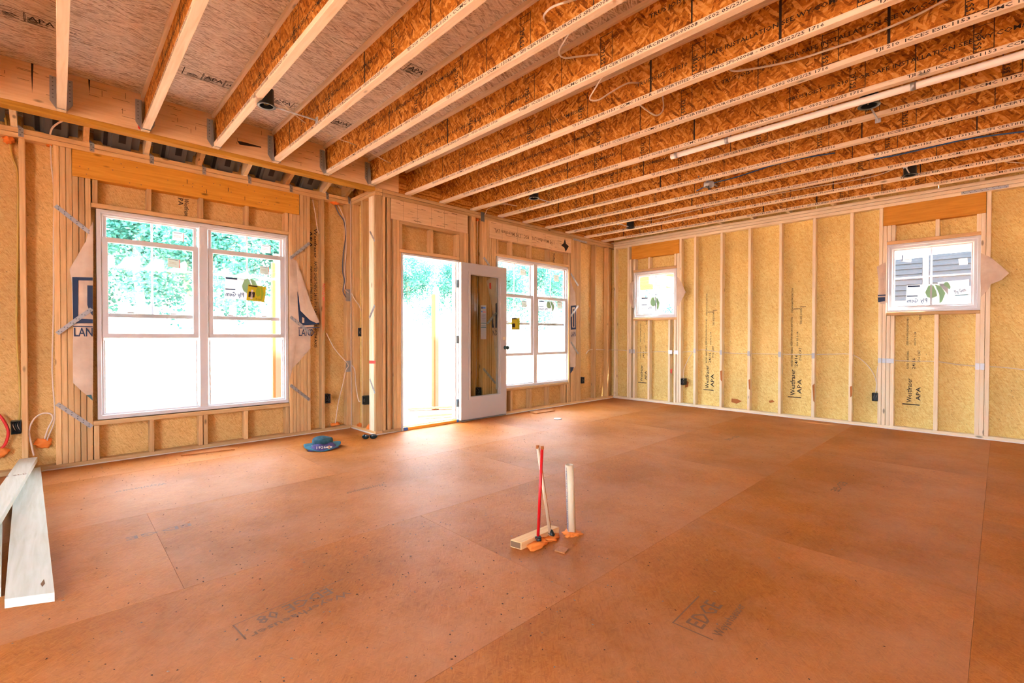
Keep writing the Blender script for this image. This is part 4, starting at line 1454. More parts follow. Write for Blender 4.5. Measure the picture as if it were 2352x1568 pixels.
def ebox(label, c, ax, w=0.055, h=0.1, dep=0.075, fl=-1):
    t = thing('outlet_box', label, 'electrical box', c, 'black plastic electrical boxes')
    F = (lambda u, z, d: Vector((c[0] + u, c[1] + d, c[2] + z))) if ax == 'y' else (lambda u, z, d: Vector((c[0] + d, c[1] + u, c[2] + z)))
    ring('box_shell', F, -w / 2, w / 2, -h / 2, h / 2, 0.005, -0.012, dep, 'black', t)
    plate_grid('box_back', F, [-w / 2 + 0.004, w / 2 - 0.004], [-h / 2 + 0.004, h / 2 - 0.004], [], dep - 0.012, dep - 0.006, 'black', t)
    for k in range(3):
        u = (k - 1) * w * 0.22
        tube('wire_loop', [F(u, h * 0.34, 0.05), F(u - 0.004, h * 0.2, 0.01), F(u + 0.006, -h * 0.15, 0.006), F(u + 0.01, -h * 0.3, 0.05)], 0.0016, ('cable', 'gray_cable', 'caulk')[k], t, 6, 4)
    return t


ebox('black electrical box beside the stud at the left edge of the bay wall', (-7.482, BY + 0.0, 0.381), 'y', 0.056, 0.102)
ebox('black electrical box on the bay wall stud right of the big window', (-4.966, BY, 0.381), 'y', 0.056, 0.106)
ebox('black switch box at door-knob height inside the return wall', (PX + 0.002, 0.375, 1.16), 'x', 0.06, 0.1)
ebox('black low electrical box inside the return wall behind the sunglasses', (PX + 0.002, 0.272, 0.367), 'x', 0.056, 0.1)
ebox('black electrical box low on the back wall right of the middle window', (-0.890, 0.0, 0.374), 'y', 0.056, 0.105)
ebox('black electrical box under the far small window, right of its studs', (0.0, -1.322, 0.384), 'x', 0.058, 0.1)
ebox('black electrical box left of the near small window studs', (0.0, -3.80, 0.372), 'x', 0.058, 0.1)
ebox('black electrical box seen low through the open door glass', (-3.175, 0.0, 0.372), 'y', 0.09, 0.1)

# ------------------------------------------------------------------ recessed light cans


def can(label, c, r=0.062, d=(1, 0)):
    t = thing('recessed_light_can', label, 'light fixture', c, 'recessed light cans between the joists')
    lathe('can_housing', [(0.001, 0.12), (r - 0.012, 0.12), (r - 0.008, 0.116), (r - 0.008, 0.112), (r - 0.008, 0.0), (r - 0.014, 0.0), (r - 0.014, 0.10), (0.001, 0.108)], c, 'black', t, 28, 'z', False)
    lathe('trim_ring', [(r - 0.013, 0.004), (r + 0.004, 0.003), (r + 0.005, 0.0), (r + 0.002, -0.003), (r - 0.012, -0.001)], c, 'black', t, 28, 'z', True, False)
    tube('socket_lead', [Vector(c) + Vector((0.01, 0, 0.10)), Vector(c) + Vector((0.02, 0.01, 0.03)), Vector(c) + Vector((-0.015, 0.0, 0.012)), Vector(c) + Vector((-0.02, -0.01, 0.06))], 0.003, 'yellow_cable', t, 6, 4)
    x0 = Vector(c) + Vector((d[0] * 0.056, 0, 0.012))
    bar = tube('hanger_bar', [x0, x0 + Vector((d[0] * d[1], 0.0, 0.0))], 0.006, 'steel_light', t, 8)
    q = x0 + Vector((d[0] * d[1], 0, 0))
    box('bar_bracket', q + Vector((-0.004, -0.018, -0.02)), q + Vector((0.004, 0.018, 0.025)), 'steel_light', t)


can('black recessed light can at the left, tucked under a joist end', (-6.150, -1.21, JZ - 0.020), 0.057, d=(1, 0.30))
can('black recessed light can hanging beside the long white pipe', (-3.075, -4.20, JZ - 0.020), d=(1, 0.30))
can('black recessed light can nearest the middle window', (-3.085, -0.94, JZ + 0.002), d=(1, 0.28))
can('black recessed light can deep in the far right corner of the ceiling', (-0.888, -0.90, JZ + 0.004), d=(-1, 0.28))
can('black recessed light can at the right over the long stud wall', (-0.895, -4.20, JZ + 0.004), d=(-1, 0.28))
t = thing('ceiling_fan_box', 'grey metal fan box with dark leads at the ceiling centre', 'electrical box', (-2.02, -2.60, JZ))
lathe('box_body', [(0.001, 0.05), (0.05, 0.05), (0.052, 0.048), (0.052, 0.0), (0.048, 0.0), (0.047, 0.044), (0.001, 0.044)], (-2.02, -2.60, JZ + 0.0), 'steel_light', t, 24)
tube('lead', [(-2.02, -2.60, JZ + 0.03), (-1.98, -2.58, JZ - 0.012), (-2.03, -2.62, JZ - 0.03), (-2.06, -2.58, JZ + 0.01)], 0.005, 'black', t)
tube('mounting_bar', [(-2.276, -2.60, JZ + 0.055), (-1.80, -2.60, JZ + 0.055)], 0.009, 'steel', t)

# ------------------------------------------------------------------ cables


def cable(label, pts, mat='cable', r=0.0055, name='cable', group=None, cat='cable'):
    o = tube(name, pts, r, mat, None, 8, 7)
    return tag(o, label, cat, group)


def W3(k, x, y):
    return at('x', JX(k) + 0.0195, x, y)


def mixp(k, f, x, y):
    return at('x', JX(k) + 0.052 + f * 0.44, x, y)


cg = 'white cable loops crossing the joist bays'
cable('white cable loop at the top edge of the picture between two joists', [W3(4, 1253, 50), mixp(3, 0.80, 1249, 38), mixp(3, 0.6, 1258, 24), mixp(3, 0.5, 1275, 13), mixp(3, 0.55, 1300, 5), W3(4, 1330, -4)], group=cg)
cable('white cable loop hanging like a fish hook, second from the left', [mixp(4, 0.02, 1310, 72), mixp(4, 0.15, 1297, 92), mixp(4, 0.4, 1285, 115), mixp(4, 0.55, 1286, 127), mixp(4, 0.7, 1300, 133), mixp(4, 0.85, 1335, 129), W3(5, 1373, 125)], group=cg)
cable('white cable loop with a long wavy tail, third from the left', [mixp(5, 0.02, 1386, 172), mixp(5, 0.2, 1372, 195), mixp(5, 0.45, 1356, 222), mixp(5, 0.5, 1358, 230), mixp(5, 0.6, 1376, 229), mixp(5, 0.7, 1405, 211), mixp(5, 0.85, 1440, 192), W3(6, 1468, 190)], group=cg)
cable('white cable loop drooping like a U, fourth from the left', [mixp(6, 0.05, 1469, 240), mixp(6, 0.3, 1484, 252), mixp(6, 0.6, 1506, 265), mixp(6, 0.75, 1520, 258), mixp(6, 0.85, 1524, 244), W3(7, 1522, 220)], group=cg)
cable('long white cable slung along a joist to the top right', [W3(7, 1673, 158), mixp(6, 0.9, 1690, 163), mixp(6, 0.85, 1752, 154), mixp(6, 0.85, 1830, 137), mixp(6, 0.85, 1900, 115), mixp(6, 0.85, 1990, 84), mixp(6, 0.88, 2090, 42), mixp(6, 0.9, 2180, -4)], r=0.0065)
cable('thin white cable threaded through the joists from the left light can', [(-6.10, -1.19, 2.86), at('x', JX(3) + 0.02, 702, 283) + Vector((0.005, 0, 0)), (JX(3) + 0.30, -0.75, 2.875), at('x', JX(4) + 0.02, 816, 333) + Vector((0.005, 0, 0)), (JX(4) + 0.30, -0.60, 2.875), at('x', JX(5) + 0.02, 897, 375)], r=0.004)
cable('thin white cable threaded through the joists along the back wall', [(JX(8) + 0.03, -0.45, 2.92), (JX(8) + 0.3, -0.15, 2.895), (JX(9) + 0.03, -0.14, 2.94), (JX(9) + 0.3, -0.14, 2.89), (JX(10) + 0.03, -0.155, 2.94), (JX(10) + 0.3, -0.15, 2.89), (JX(11) + 0.03, -0.143, 2.935), (JX(11) + 0.3, -0.15, 2.885), (JX(12) + 0.03, -0.172, 2.913)], r=0.004)
cable('white cable bending over the back wall top plate through a steel clip', [(-3.06, 0.02, 2.40), (-3.06, 0.03, 2.70), (-3.055, -0.012, 2.775), (-3.05, -0.06, 2.83), (JX(9) - 0.16, -0.22, 2.88), W3(9, 1188, 473)], r=0.005)
cable('blue cable running along the third joist from the right wall, nearer end', [at('x', JX(11) - 0.01, 1600, 438), at('x', JX(11) - 0.0, 1640, 420), at('x', JX(11) + 0.005, 1690, 407), at('x', JX(11) + 0.01, 1780, 378), W3(11, 1850, 362), W3(11, 1918, 351)], 'blue_cable', 0.006)
cable('bright blue cable along the joist at the right edge', [W3(12, 2008, 365), at('x', JX(12) + 0.005, 2060, 356), at('x', JX(12) + 0.005, 2130, 340), at('x', JX(12) + 0.005, 2230, 318), at('x', JX(12), 2360, 301)], 'blue_cable', 0.0065)
cable('thin white cable along the joist leading to the far corner light can', [(-0.89, -0.95, 2.90), at('x', JX(13) - 0.02, 1500, 505), at('x', JX(13) - 0.03, 1640, 473), at('x', JX(13) - 0.03, 1820, 438), at('x', JX(13) - 0.03, 2000, 406), (-0.90, -4.15, 2.9)], r=0.005)
cable('thin white cable crossing to the wall at the far right of the ceiling', [at('x', JX(13) + 0.056, 2295, 370), at('x', JX(13) + 0.2, 2330, 373), at('x', JX(13) + 0.3, 2360, 375)], r=0.004)
# white pipe along the joist, with clamps
t = thing('white_pipe', 'long straight white plastic pipe strapped along a ceiling joist', 'pipe', (-3.168, -2.9, 2.764))
tube('pipe_run', [(-3.168, -2.75, 2.764), (-3.168, RY + 0.1, 2.764)], 0.0235, 'pvc_white', t, 18)
for y in (-2.80, -3.25, -4.45, -5.3):
    q = lathe('pipe_clamp', [(0.0238, -0.014), (0.0265, -0.014), (0.0265, 0.014), (0.0238, 0.014)], (-3.168, y, 2.764), 'steel', t, 18, 'y', True, False)
# wiring on the bay and return walls
foam_n = [0]


def foam(parent, c, r):
    foam_n[0] += 1
    return blob('foam_seal', c, r, 'foam', parent, 0.28, foam_n[0], 3)


def wire(label, pts, mat='cable', r=0.006, foams=()):
    t = thing('house_wire', label, 'wire', pts[0])
    tube('wire_run', pts, r, mat, t, 8, 7)
    for c, rr_ in foams:
        foam(t, c, rr_)
    return t


B_ = lambda x, y, d=0.0: at('y', BY + d, x, y)
wire('white wire down the stud pack left of the bay window, looping into orange foam', [B_(116, 334, 0.02), B_(118, 380, 0.02), B_(124, 440, 0.02), B_(123, 560, 0.02), B_(123, 700, 0.02), B_(120, 850, 0.02), B_(125, 930, 0.03), B_(124, 970, 0.03), B_(112, 1000, 0.05), B_(107, 1014, 0.07)], 'caulk', 0.005, [(B_(113, 331, 0.03), (0.022, 0.02, 0.02)), (B_(99, 1018, 0.075), (0.055, 0.02, 0.04))])
wire('white wire arching over the orange foam at the left of the bay wall', [B_(78, 1046, 0.02), B_(72, 1020, 0.02), B_(67, 990, 0.02), B_(76, 965, 0.02), B_(95, 950, 0.02), B_(116, 950, 0.02), B_(121, 962, 0.02), B_(110, 985, 0.03), B_(102, 1010, 0.07)], 'caulk', 0.006)
wire('yellow wire sagging down the sheathing at the far left', [B_(0, 218, 0.04), B_(12, 275, 0.05), B_(20, 312, 0.06), B_(28, 360, 0.07), B_(40, 400, 0.07), B_(41, 520, 0.07), B_(38, 760, 0.07), B_(46, 900, 0.07), B_(44, 965, 0.04)], 'yellow_cable', 0.007, [(B_(19, 320, 0.03), (0.03, 0.025, 0.035))])
wire('short white wire arching from the top plate to a baffle at the left', [B_(115, 308, -0.008), B_(120, 294, -0.05), B_(133, 283, -0.09), B_(153, 273, -0.14)], 'caulk', 0.007)
wire('red wire curling out of orange foam at the left edge', [B_(-5, 950, 0.05), B_(8, 965, 0.04), B_(19, 990, 0.04), B_(14, 1015, 0.05), B_(2, 1033, 0.06)], 'red_paint', 0.010, [(B_(3, 1038, 0.06), (0.04, 0.025, 0.04))])
wire('white wire dropping beside the right stud pack of the bay window', [B_(718, 458, 0.03), B_(724, 490, 0.03), B_(729, 525, 0.05), B_(736, 542, 0.07)], 'caulk', 0.005)
wire('bundle of grey wire running down to the inner corner of the bay', [B_(770, 470, 0.03), B_(778, 490, 0.02), B_(790, 508, 0.01), B_(794, 540, 0.0), B_(789, 580, 0.0), B_(787, 620, 0.0), B_(791, 645, 0.0), B_(788, 668, 0.0), B_(795, 683, 0.0)], 'gray_cable', 0.008, [(B_(769, 466, 0.03), (0.05, 0.03, 0.02))])
wire('bundle of white wire beside the grey one at the inner corner of the bay', [B_(776, 470, 0.03), B_(786, 490, 0.02), B_(793, 512, 0.0), B_(795, 560, -0.004), B_(792, 620, -0.004), B_(793, 645, -0.004), B_(791, 662, -0.004), B_(800, 672, -0.004)], 'caulk', 0.006)
wire('white wires fanning out of the steel plate low in the bay corner', [B_(750, 765, 0.04), B_(765, 795, 0.03), B_(780, 815, 0.01), B_(800, 838, -0.004), B_(794, 850, 0.0), B_(788, 880, 0.0), B_(778, 920, 0.01), B_(770, 972, 0.03)], 'caulk', 0.005, [(B_(769, 974, 0.04), (0.06, 0.03, 0.018))])
T_ = lambda x, y, d=0.0: at('x', PX + d, x, y)
wire('pale vertical wire down the inner corner of the bay', [(PX - 0.012, BY - 0.012, 2.74), (PX - 0.012, BY - 0.012, 1.5), (PX - 0.012, BY - 0.012, 0.03)], 'caulk', 0.006)
wire('white wires from the corner plate to the upper box of the return wall', [T_(806, 670, -0.004), T_(815, 688, 0.0), T_(824, 700, 0.01), T_(831, 716, 0.02)], 'caulk', 0.005)
wire('white wire from the corner plate to the lower box of the return wall', [T_(808, 838, -0.004), T_(815, 850, 0.0), T_(817, 880, 0.0), T_(823, 918, 0.02), T_(828, 922, 0.03)], 'caulk', 0.006, [((PX + 0.03, 0.43, 0.045), (0.03, 0.06, 0.03)), ((PX + 0.03, 0.21, 0.05), (0.025, 0.03, 0.035))])
for (a, b, y0, y1) in ((798, 808, 664, 692), (797, 808, 828, 853)):
    p0, p1 = B_(a, y0), B_(b, y1)
    slab('nail_plate', [(PX - 0.075, BY - 0.001, p0.z), (PX - 0.012, BY - 0.001, p0.z), (PX - 0.012, BY - 0.001, p1.z), (PX - 0.075, BY - 0.001, p1.z)], (0, -0.002, 0), 'steel', wall_bay)
b0 = at('y', 0.0, 1108, 492)
slab('bent_clip', [(b0.x - 0.03, -0.006, 2.66), (b0.x + 0.03, -0.006, 2.66), (b0.x + 0.03, -0.006, 2.785), (b0.x - 0.03, -0.006, 2.785)], (0, 0.003, 0), 'dark_steel', wall_back)
wire('white wire hanging from orange foam beside the stud over the door', [(-3.16, 0.03, 2.69), (-3.155, 0.04, 2.5), (-3.15, 0.05, 2.2), (-3.145, 0.05, 1.4), (-3.165, 0.06, 0.42)], 'caulk', 0.005, [((-3.16, 0.04, 2.68), (0.022, 0.02, 0.018))])
R_ = lambda x, y, d=0.0: at('x', d, x, y)
cable('white wire running level through the studs of the right wall', [at('y', 0.05, 1346, 812), at('y', 0.05, 1356, 803), (-0.30, 0.045, 0.875), (-0.06, 0.045, 0.868), (0.045, -0.20, 0.86), R_(1451, 808, 0.045), R_(1480, 809, 0.05), R_(1520, 807, 0.045), R_(1548, 809, 0.045), R_(1596, 806, 0.045), R_(1615, 803, 0.05), R_(1656, 809, 0.045), R_(1690, 811, 0.05), R_(1722, 812, 0.045), R_(1790, 813, 0.045), R_(1867, 814, 0.045), R_(1910, 813, 0.05), R_(1955, 814, 0.045), R_(1985, 831, 0.04), R_(2005, 856, 0.035), R_(2013, 880, 0.03), R_(2011, 902, 0.03)], 'cable', 0.005)
cable('white wire under the near small window passing through its studs', [R_(2014, 898, 0.02), R_(2015, 850, 0.05), R_(2024, 828, 0.045), R_(2050, 828, 0.045), R_(2100, 829, 0.06), R_(2150, 830, 0.045), R_(2200, 837, 0.055), R_(2250, 841, 0.045), R_(2300, 843, 0.05), R_(2360, 850, 0.045)], 'cable', 0.005)
cable('short white wire curving down to the box under the far small window', [R_(1590, 809, 0.045), R_(1578, 830, 0.04), R_(1571, 850, 0.03), R_(1570, 872, 0.02)], 'cable', 0.0045)

# ------------------------------------------------------------------ loose things on the floor
# pipes standing up through the subfloor


def stub(name, label, base, top, r, mat, fmat='black', fr=0.026, hollow=0.0, cat='pipe', foamr=(0.075, 0.05, 0.018)):
    t = thing(name, label, cat, base)
    b, tp = Vector(base), Vector(top)
    tube('pipe_body', [b, tp], r, mat, t, 16, 6, hollow)
    return t, b, tp


t, b, tp = stub('red_water_pipe', 'red plastic water pipe leaning up from the floor by the wood block', (-5.389, -3.150, 0.0), (-5.363, -3.157, 0.52), 0.0085, 'red_pipe')
lathe('pipe_end_cap', [(0.0088, 0), (0.0092, 0.004), (0.0088, 0.018), (0.001, 0.019)], tp - Vector((0, 0, 0.012)), 'rust_stain', t, 14)
for k in range(6):
    blob('pipe_fitting', b + Vector((rr.uniform(-0.012, 0.012), rr.uniform(-0.012, 0.008), 0.022 + 0.008 * k)), (0.017, 0.016, 0.013), 'black', t, 0.4, k, 1) if k < 3 else None
foam(t, b + Vector((-0.02, -0.012, 0.006)), (0.055, 0.030, 0.014))
foam(t, b + Vector((0.03, 0.0, 0.008)), (0.032, 0.026, 0.018))
t, b, tp = stub('cream_water_pipe', 'cream plastic water pipe with orange streak crossing behind the red one', (-5.283, -3.150, 0.0), (-5.330, -3.093, 0.508), 0.0085, 'cream_pipe')
d = (tp - b)
tube('glue_streak', [b + d * s + Vector((0.0032, -0.0042, 0)) for s in (0.12, 0.3, 0.5, 0.62, 0.8, 0.985)], 0.0048, 'rust_stain', t, 8, 3)
lathe('pipe_end_cap', [(0.0088, 0), (0.0092, 0.004), (0.0088, 0.018), (0.001, 0.019)], tp - Vector((0, 0, 0.012)), 'rust_stain', t, 14)
for k in range(3):
    blob('pipe_fitting', b + Vector((rr.uniform(-0.012, 0.012), rr.uniform(-0.012, 0.008), 0.022 + 0.008 * k)), (0.018, 0.016, 0.013), 'black', t, 0.4, k + 7, 1)
foam(t, b + Vector((0, -0.008, 0.006)), (0.05, 0.032, 0.014))
t, b, tp = stub('drain_pipe', 'thick cream drain pipe stub standing upright with blue lettering', (-5.150, -3.190, 0.0), (-5.156, -3.176, 0.390), 0.0235, 'pvc', hollow=0.86)
vd = (CAM - b)
vd.z = 0
vd.normalize()
lf = Vector((-vd.y, vd.x, 0))
if lf.dot(RT) > 0:
    lf = -lf
nrm = (lf * 0.86 + vd * 0.5).normalized()
sd_ = Vector((-nrm.y, nrm.x, 0))
if sd_.dot(RT) > 0:
    sd_ = -sd_
axis = (tp - b).normalized()
text('FOR DRAIN WASTE AND VENT ONLY', b + nrm * 0.0243 + axis * 0.03 - sd_ * 0.004, axis, sd_, 0.009, t, 'blue_ink', 0.33)
quads('printed_mark', [(0, 0.010, 0.36, 0.0125), (0, -0.006, 0.36, -0.004)], b + nrm * 0.0241 + axis * 0.02 - sd_ * 0.004, axis, sd_, t, 'blue_ink')
foam(t, b + Vector((0, -0.006, 0.006)), (0.045, 0.042, 0.014))
foam(t, b + Vector((-0.03, -0.01, 0.004)), (0.03, 0.02, 0.010))
# wood block
t = thing('wood_block', 'short pale wood block lying on the floor behind the two thin pipes', 'block', (-5.36, -3.10, 0))
q = [(-5.516, -3.072), (-5.500, -3.137), (-5.203, -3.140), (-5.222, -3.078)]
slab('block_body', [(x, y, 0.001) for x, y in q], (0, 0, 0.038), 'stud_x', t)
quads('end_stain', [(0, 0.004, 0.06, 0.034)], (-5.5165, -3.074, 0.001), (0.24, -0.97, 0), (0, 0, 1), t, 'brown_ink')
# small square offcut
t = tag(slab('wood_chip', [(-5.330, -3.250, 0.0012), (-5.318, -3.304, 0.0012), (-5.374, -3.324, 0.0012), (-5.387, -3.267, 0.0012)], (0, 0, 0.006), 'floor_osb'), 'small square wood offcut lying before the pipe stubs', 'offcut')
# strandboard offcuts at the walls and a white disc
tag(slab('board_offcut', [(-6.423, 0.39, 0.001), (-6.00, 0.315, 0.001), (-6.012, 0.46, 0.001), (-6.385, 0.52, 0.001)], (0, 0, 0.011), 'floor_osb'), 'thin strandboard offcut lying under the big bay window', 'offcut')
tag(slab('board_offcut', [(-2.314, -0.11, 0.001), (-2.316, -0.261, 0.001), (-1.918, -0.278, 0.001), (-1.935, -0.10, 0.001)], (0, 0, 0.012), 'floor_osb'), 'flat strandboard offcut lying under the middle window', 'offcut')
tag(lathe('white_disc', [(0.001, 0.001), (0.052, 0.001), (0.054, 0.004), (0.050, 0.008), (0.001, 0.009)], (-2.40, -0.74, 0), 'steel_light', None, 24), 'small white plastic disc lying on the floor before the middle window', 'lid')
# lumber at the left
o = slab('lumber_board', [(-7.253, -2.115, 0.001), (-7.400, -2.045, 0.001), (-7.486, 0.585, 0.001), (-7.345, 0.585, 0.001)], (0, 0, 0.038), 'white_board')
tag(o, 'long whitish board lying flat on the floor at the left, its end nearest', 'board', 'loose boards at the left wall')
poly_print('knot_mark', [(-7.287, -1.93, 0.0396), (-7.283, -1.99, 0.0396), (-7.291, -2.02, 0.0396), (-7.297, -1.98, 0.0396)], o, 'brown_ink')
o = slab('lumber_board', [(-7.418, -1.906, 0.001), (-7.56, -1.90, 0.001), (-7.64, -0.9, 0.001), (-7.60, 0.2, 0.001), (-7.55, 0.2, 0.001), (-7.472, -0.9, 0.001)], (0, 0, 0.036), 'white_board')
tag(o, 'whitish board flat on the floor, mostly cut off by the left edge', 'board', 'loose boards at the left wall')
d2 = Vector((-0.11, -1.57, 0)).normalized()
r1 = Vector((-7.362, 0.578, 0.090))
r2 = r1 + d2 * 2.5
r2.z = 0.041
s2 = Vector((-0.102, 0.0, 0.0))
o = slab('lumber_board', [r1, r2, r2 + s2, r1 + s2], (0, 0, 0.038), 'white_board')
tag(o, 'whitish board laid slanting over the others, its far end raised on the wall', 'board', 'loose boards at the left wall')
q0 = r1 + d2 * 0.55 + s2 * 0.75 + Vector((0, 0, 0.0387 - 0.0108))
text('SPF', q0, (0.97, 0.1, 0), (0.1, -1, 0.019), 0.03, o, 'gray_ink', 0.07)

# bucket hat
hc = Vector((-5.345, -0.185, 0.0))
vdir = Vector((0.378, 0.926, 0))
rdir = Vector((0.926, -0.378, 0))
t = thing('bucket_hat', 'teal bucket hat on the floor, purple brim front marked 1926', 'hat', hc)


def HP(a, r, z):
    return hc + rdir * (math.cos(a) * r) + vdir * (math.sin(a) * r * 0.95) + Vector((0, 0, z))


N = 48
prof = [(0.090, 0.030), (0.094, 0.045), (0.096, 0.065), (0.095, 0.085), (0.088, 0.100), (0.072, 0.105), (0.045, 0.098), (0.02, 0.094), (0.001, 0.093)]
vs, fs = [], []
for (r, z) in prof:
    for j in range(N):
        a = 2 * PI * j / N
        wv = 1 + 0.02 * math.sin(3 * a + 1) + 0.015 * math.sin(7 * a)
        dz = 0.006 * math.sin(2 * a + z * 40) if z > 0.09 else 0.002 * math.sin(5 * a)
        vs.append(HP(a, r * wv, z + dz))
for i in range(len(prof) - 1):
    for j in range(N):
        fs.append([i * N + j, i * N + (j + 1) % N, (i + 1) * N + (j + 1) % N, (i + 1) * N + j])
crown = obj('crown', vs, fs, 'hat', t, True)


def brim_z(a, s):
    side = abs(math.cos(a))
    front = max(0.0, -math.sin(a))
    return 0.034 - 0.030 * s * (front ** 0.7) + 0.006 * s * side - 0.012 * s * max(0, math.sin(a)) + 0.003 * math.sin(5 * a) * s


def brim_r(a, s):
    return 0.088 + (0.085 + 0.006 * math.sin(3 * a)) * s


vs, fs, mi = [], [], []
for i in range(7):
    s = i / 6
    for j in range(N):
        a = 2 * PI * j / N
        vs.append(HP(a, brim_r(a, s), max(0.003, brim_z(a, s))))
for i in range(6):
    for j in range(N):
        fs.append([i * N + j, i * N + (j + 1) % N, (i + 1) * N + (j + 1) % N, (i + 1) * N + j])
brim = obj('brim', vs, fs, 'hat_brim', t, True)
md = brim.modifiers.new('thickness', 'SOLIDIFY')
md.thickness = 0.004
# the purple front of the brim, folded so that its underside shows
vs, fs = [], []
A0, A1, n1, n2 = PI * 1.22, PI * 1.86, 20, 5
for i in range(n2 + 1):
    for j in range(n1 + 1):
        a = A0 + (A1 - A0) * j / n1
        s = i / n2
        r = 0.098 + 0.072 * s
        z = 0.058 - 0.052 * s + 0.004 * math.sin(6 * a)
        vs.append(HP(a, r, max(z, 0.004)))
for i in range(n2):
    for j in range(n1):
        fs.append([i * (n1 + 1) + j, i * (n1 + 1) + j + 1, (i + 1) * (n1 + 1) + j + 1, (i + 1) * (n1 + 1) + j])
bf = obj('brim_front', vs, fs, 'hat_under', t, True)
md = bf.modifiers.new('thickness', 'SOLIDIFY')
md.thickness = 0.003
fup = (Vector((0, 0, 0.052)) + vdir * 0.068).normalized()
base = HP(PI * 1.5, 0.150, 0.026) - vdir * 0.004
text('1926', base - rdir * 0.062, rdir, fup, 0.032, bf, 'cable', 0.085)
for k, (dx, dz, s) in enumerate(((0.045, 0.012, 0.013), (0.062, 0.022, 0.012), (0.078, 0.012, 0.011), (0.060, -0.002, 0.012))):
    c0 = base + rdir * dx + fup * dz
    poly_print('printed_mark', [c0 + rdir * (s * math.cos(u)) + fup * (s * 0.8 * math.sin(u)) for u in [i * PI / 3 for i in range(6)]], bf, 'orange_paint' if k % 2 else 'cable')
tube('chin_cord', [HP(a, 0.101, 0.036) for a in [PI * (1.1 + 0.06 * i) for i in range(14)]], 0.003, 'cable', t, 6, 3)

# sunglasses
gc = Vector((-4.825, -0.150, 0.0))
gx = Vector((0.80, -0.60, 0)).normalized()
gy = Vector((0.60, 0.80, 0))
t = thing('sunglasses', 'black sunglasses lying on the floor by the corner post', 'sunglasses', gc)
for sgn in (-1, 1):
    vs, fs = [], []
    nu, nv = 10, 6
    for i in range(nv + 1):
        for j in range(nu + 1):
            u = -1 + 2 * j / nu
            v = -1 + 2 * i / nv
            k = math.sqrt(max(0.0, 1 - 0.5 * v * v)) * u
            h = math.sqrt(max(0.0, 1 - 0.5 * u * u)) * v
            bulge = 0.014 * (1 - u * u) * (1 - 0.4 * v * v)
            vs.append(gc + gx * (sgn * 0.041 + k * 0.040) - gy * (bulge - 0.012 * abs(sgn * 0.04 + k * 0.034) / 0.07) + Vector((0, 0, 0.030 + h * 0.027)))
    for i in range(nv):
        for j in range(nu):
            fs.append([i * (nu + 1) + j, i * (nu + 1) + j + 1, (i + 1) * (nu + 1) + j + 1, (i + 1) * (nu + 1) + j])
    ln = obj('lens', vs, fs, 'lens', t, True)
    md = ln.modifiers.new('thickness', 'SOLIDIFY')
    md.thickness = 0.003
    tube('temple', [gc + gx * (sgn * 0.074) + gy * 0.012 + Vector((0, 0, 0.034)), gc + gx * (sgn * 0.072) + gy * 0.07 + Vector((0, 0, 0.030)), gc + gx * (sgn * 0.066) + gy * 0.12 + Vector((0, 0, 0.006))], 0.003, 'black', t)
tube('bridge', [gc - gx * 0.03 - gy * 0.008 + Vector((0, 0, 0.050)), gc - gy * 0.012 + Vector((0, 0, 0.044)), gc + gx * 0.03 - gy * 0.008 + Vector((0, 0, 0.050))], 0.004, 'black', t)

# crumbs of mud and wood all over the floor


def crumbs(name, label, n, mat, size, seed, spots):
    r = random.Random(seed)
    vs, fs = [], []
    for _ in range(n):
        if spots and r.random() < 0.6:
            cx_, cy_, sx, sy = r.choice(spots)
            x, y = r.gauss(cx_, sx), r.gauss(cy_, sy)
        else:
            x, y = r.uniform(-7.3, -0.05), r.uniform(-4.6, 0.5)
        if y > -0.02 and x > PX - 0.03 or y > 0.56 or x > -0.03:
            continue
        if y < -4.86 + 0.55 and abs(x + 7.2) < 0.5:
            continue
        s = size * r.uniform(0.4, 1.4)
        i = len(vs)
        a = r.uniform(0, PI)
        e = s * r.uniform(1.0, 2.2)
        dx, dy = math.cos(a), math.sin(a)
        for (p, q_, z) in ((e, 0, 0.3), (-e, 0, 0.3), (0, s, 0.3), (0, -s, 0.3), (0.1 * s, 0, 1.0), (0, 0, 0.0)):
            vs.append((x + dx * p - dy * q_, y + dy * p + dx * q_, 0.0004 + z * s * 1.1))
        fs += [[i, i + 2, i + 4], [i + 2, i + 1, i + 4], [i + 1, i + 3, i + 4], [i + 3, i, i + 4], [i + 2, i, i + 5], [i + 1, i + 2, i + 5], [i + 3, i + 1, i + 5], [i, i + 3, i + 5]]
    o = obj(name, vs, fs, mat)
    tag(o, label, None, None, 'stuff')


crumbs('mud_debris', 'dark mud crumbs scattered over the subfloor', 1700, 'mud', 0.0025, 5, [(-3.4, -1.6, 0.7, 0.6), (-1.6, -2.4, 0.5, 0.5), (-4.3, -1.2, 0.6, 0.4), (-6.5, 0.1, 0.5, 0.25), (-5.5, -1.9, 0.7, 0.6), (-6.4, -2.6, 0.5, 0.5), (-5.9, -3.2, 0.4, 0.4), (-2.8, -0.4, 0.4, 0.2)])
crumbs('grit_debris', 'grey and tan grit scattered over the subfloor', 700, 'mud2', 0.003, 9, [(-6.3, -2.9, 0.5, 0.5), (-4.8, -2.8, 0.8, 0.6)])

# ------------------------------------------------------------------ outdoors
def ground_z(x, y):
    d = max(0.0, y - 4.0)
    return -0.42 + min(d, 30) * 0.078 + 0.03 * math.sin(x * 0.9) * math.cos(y * 0.7)


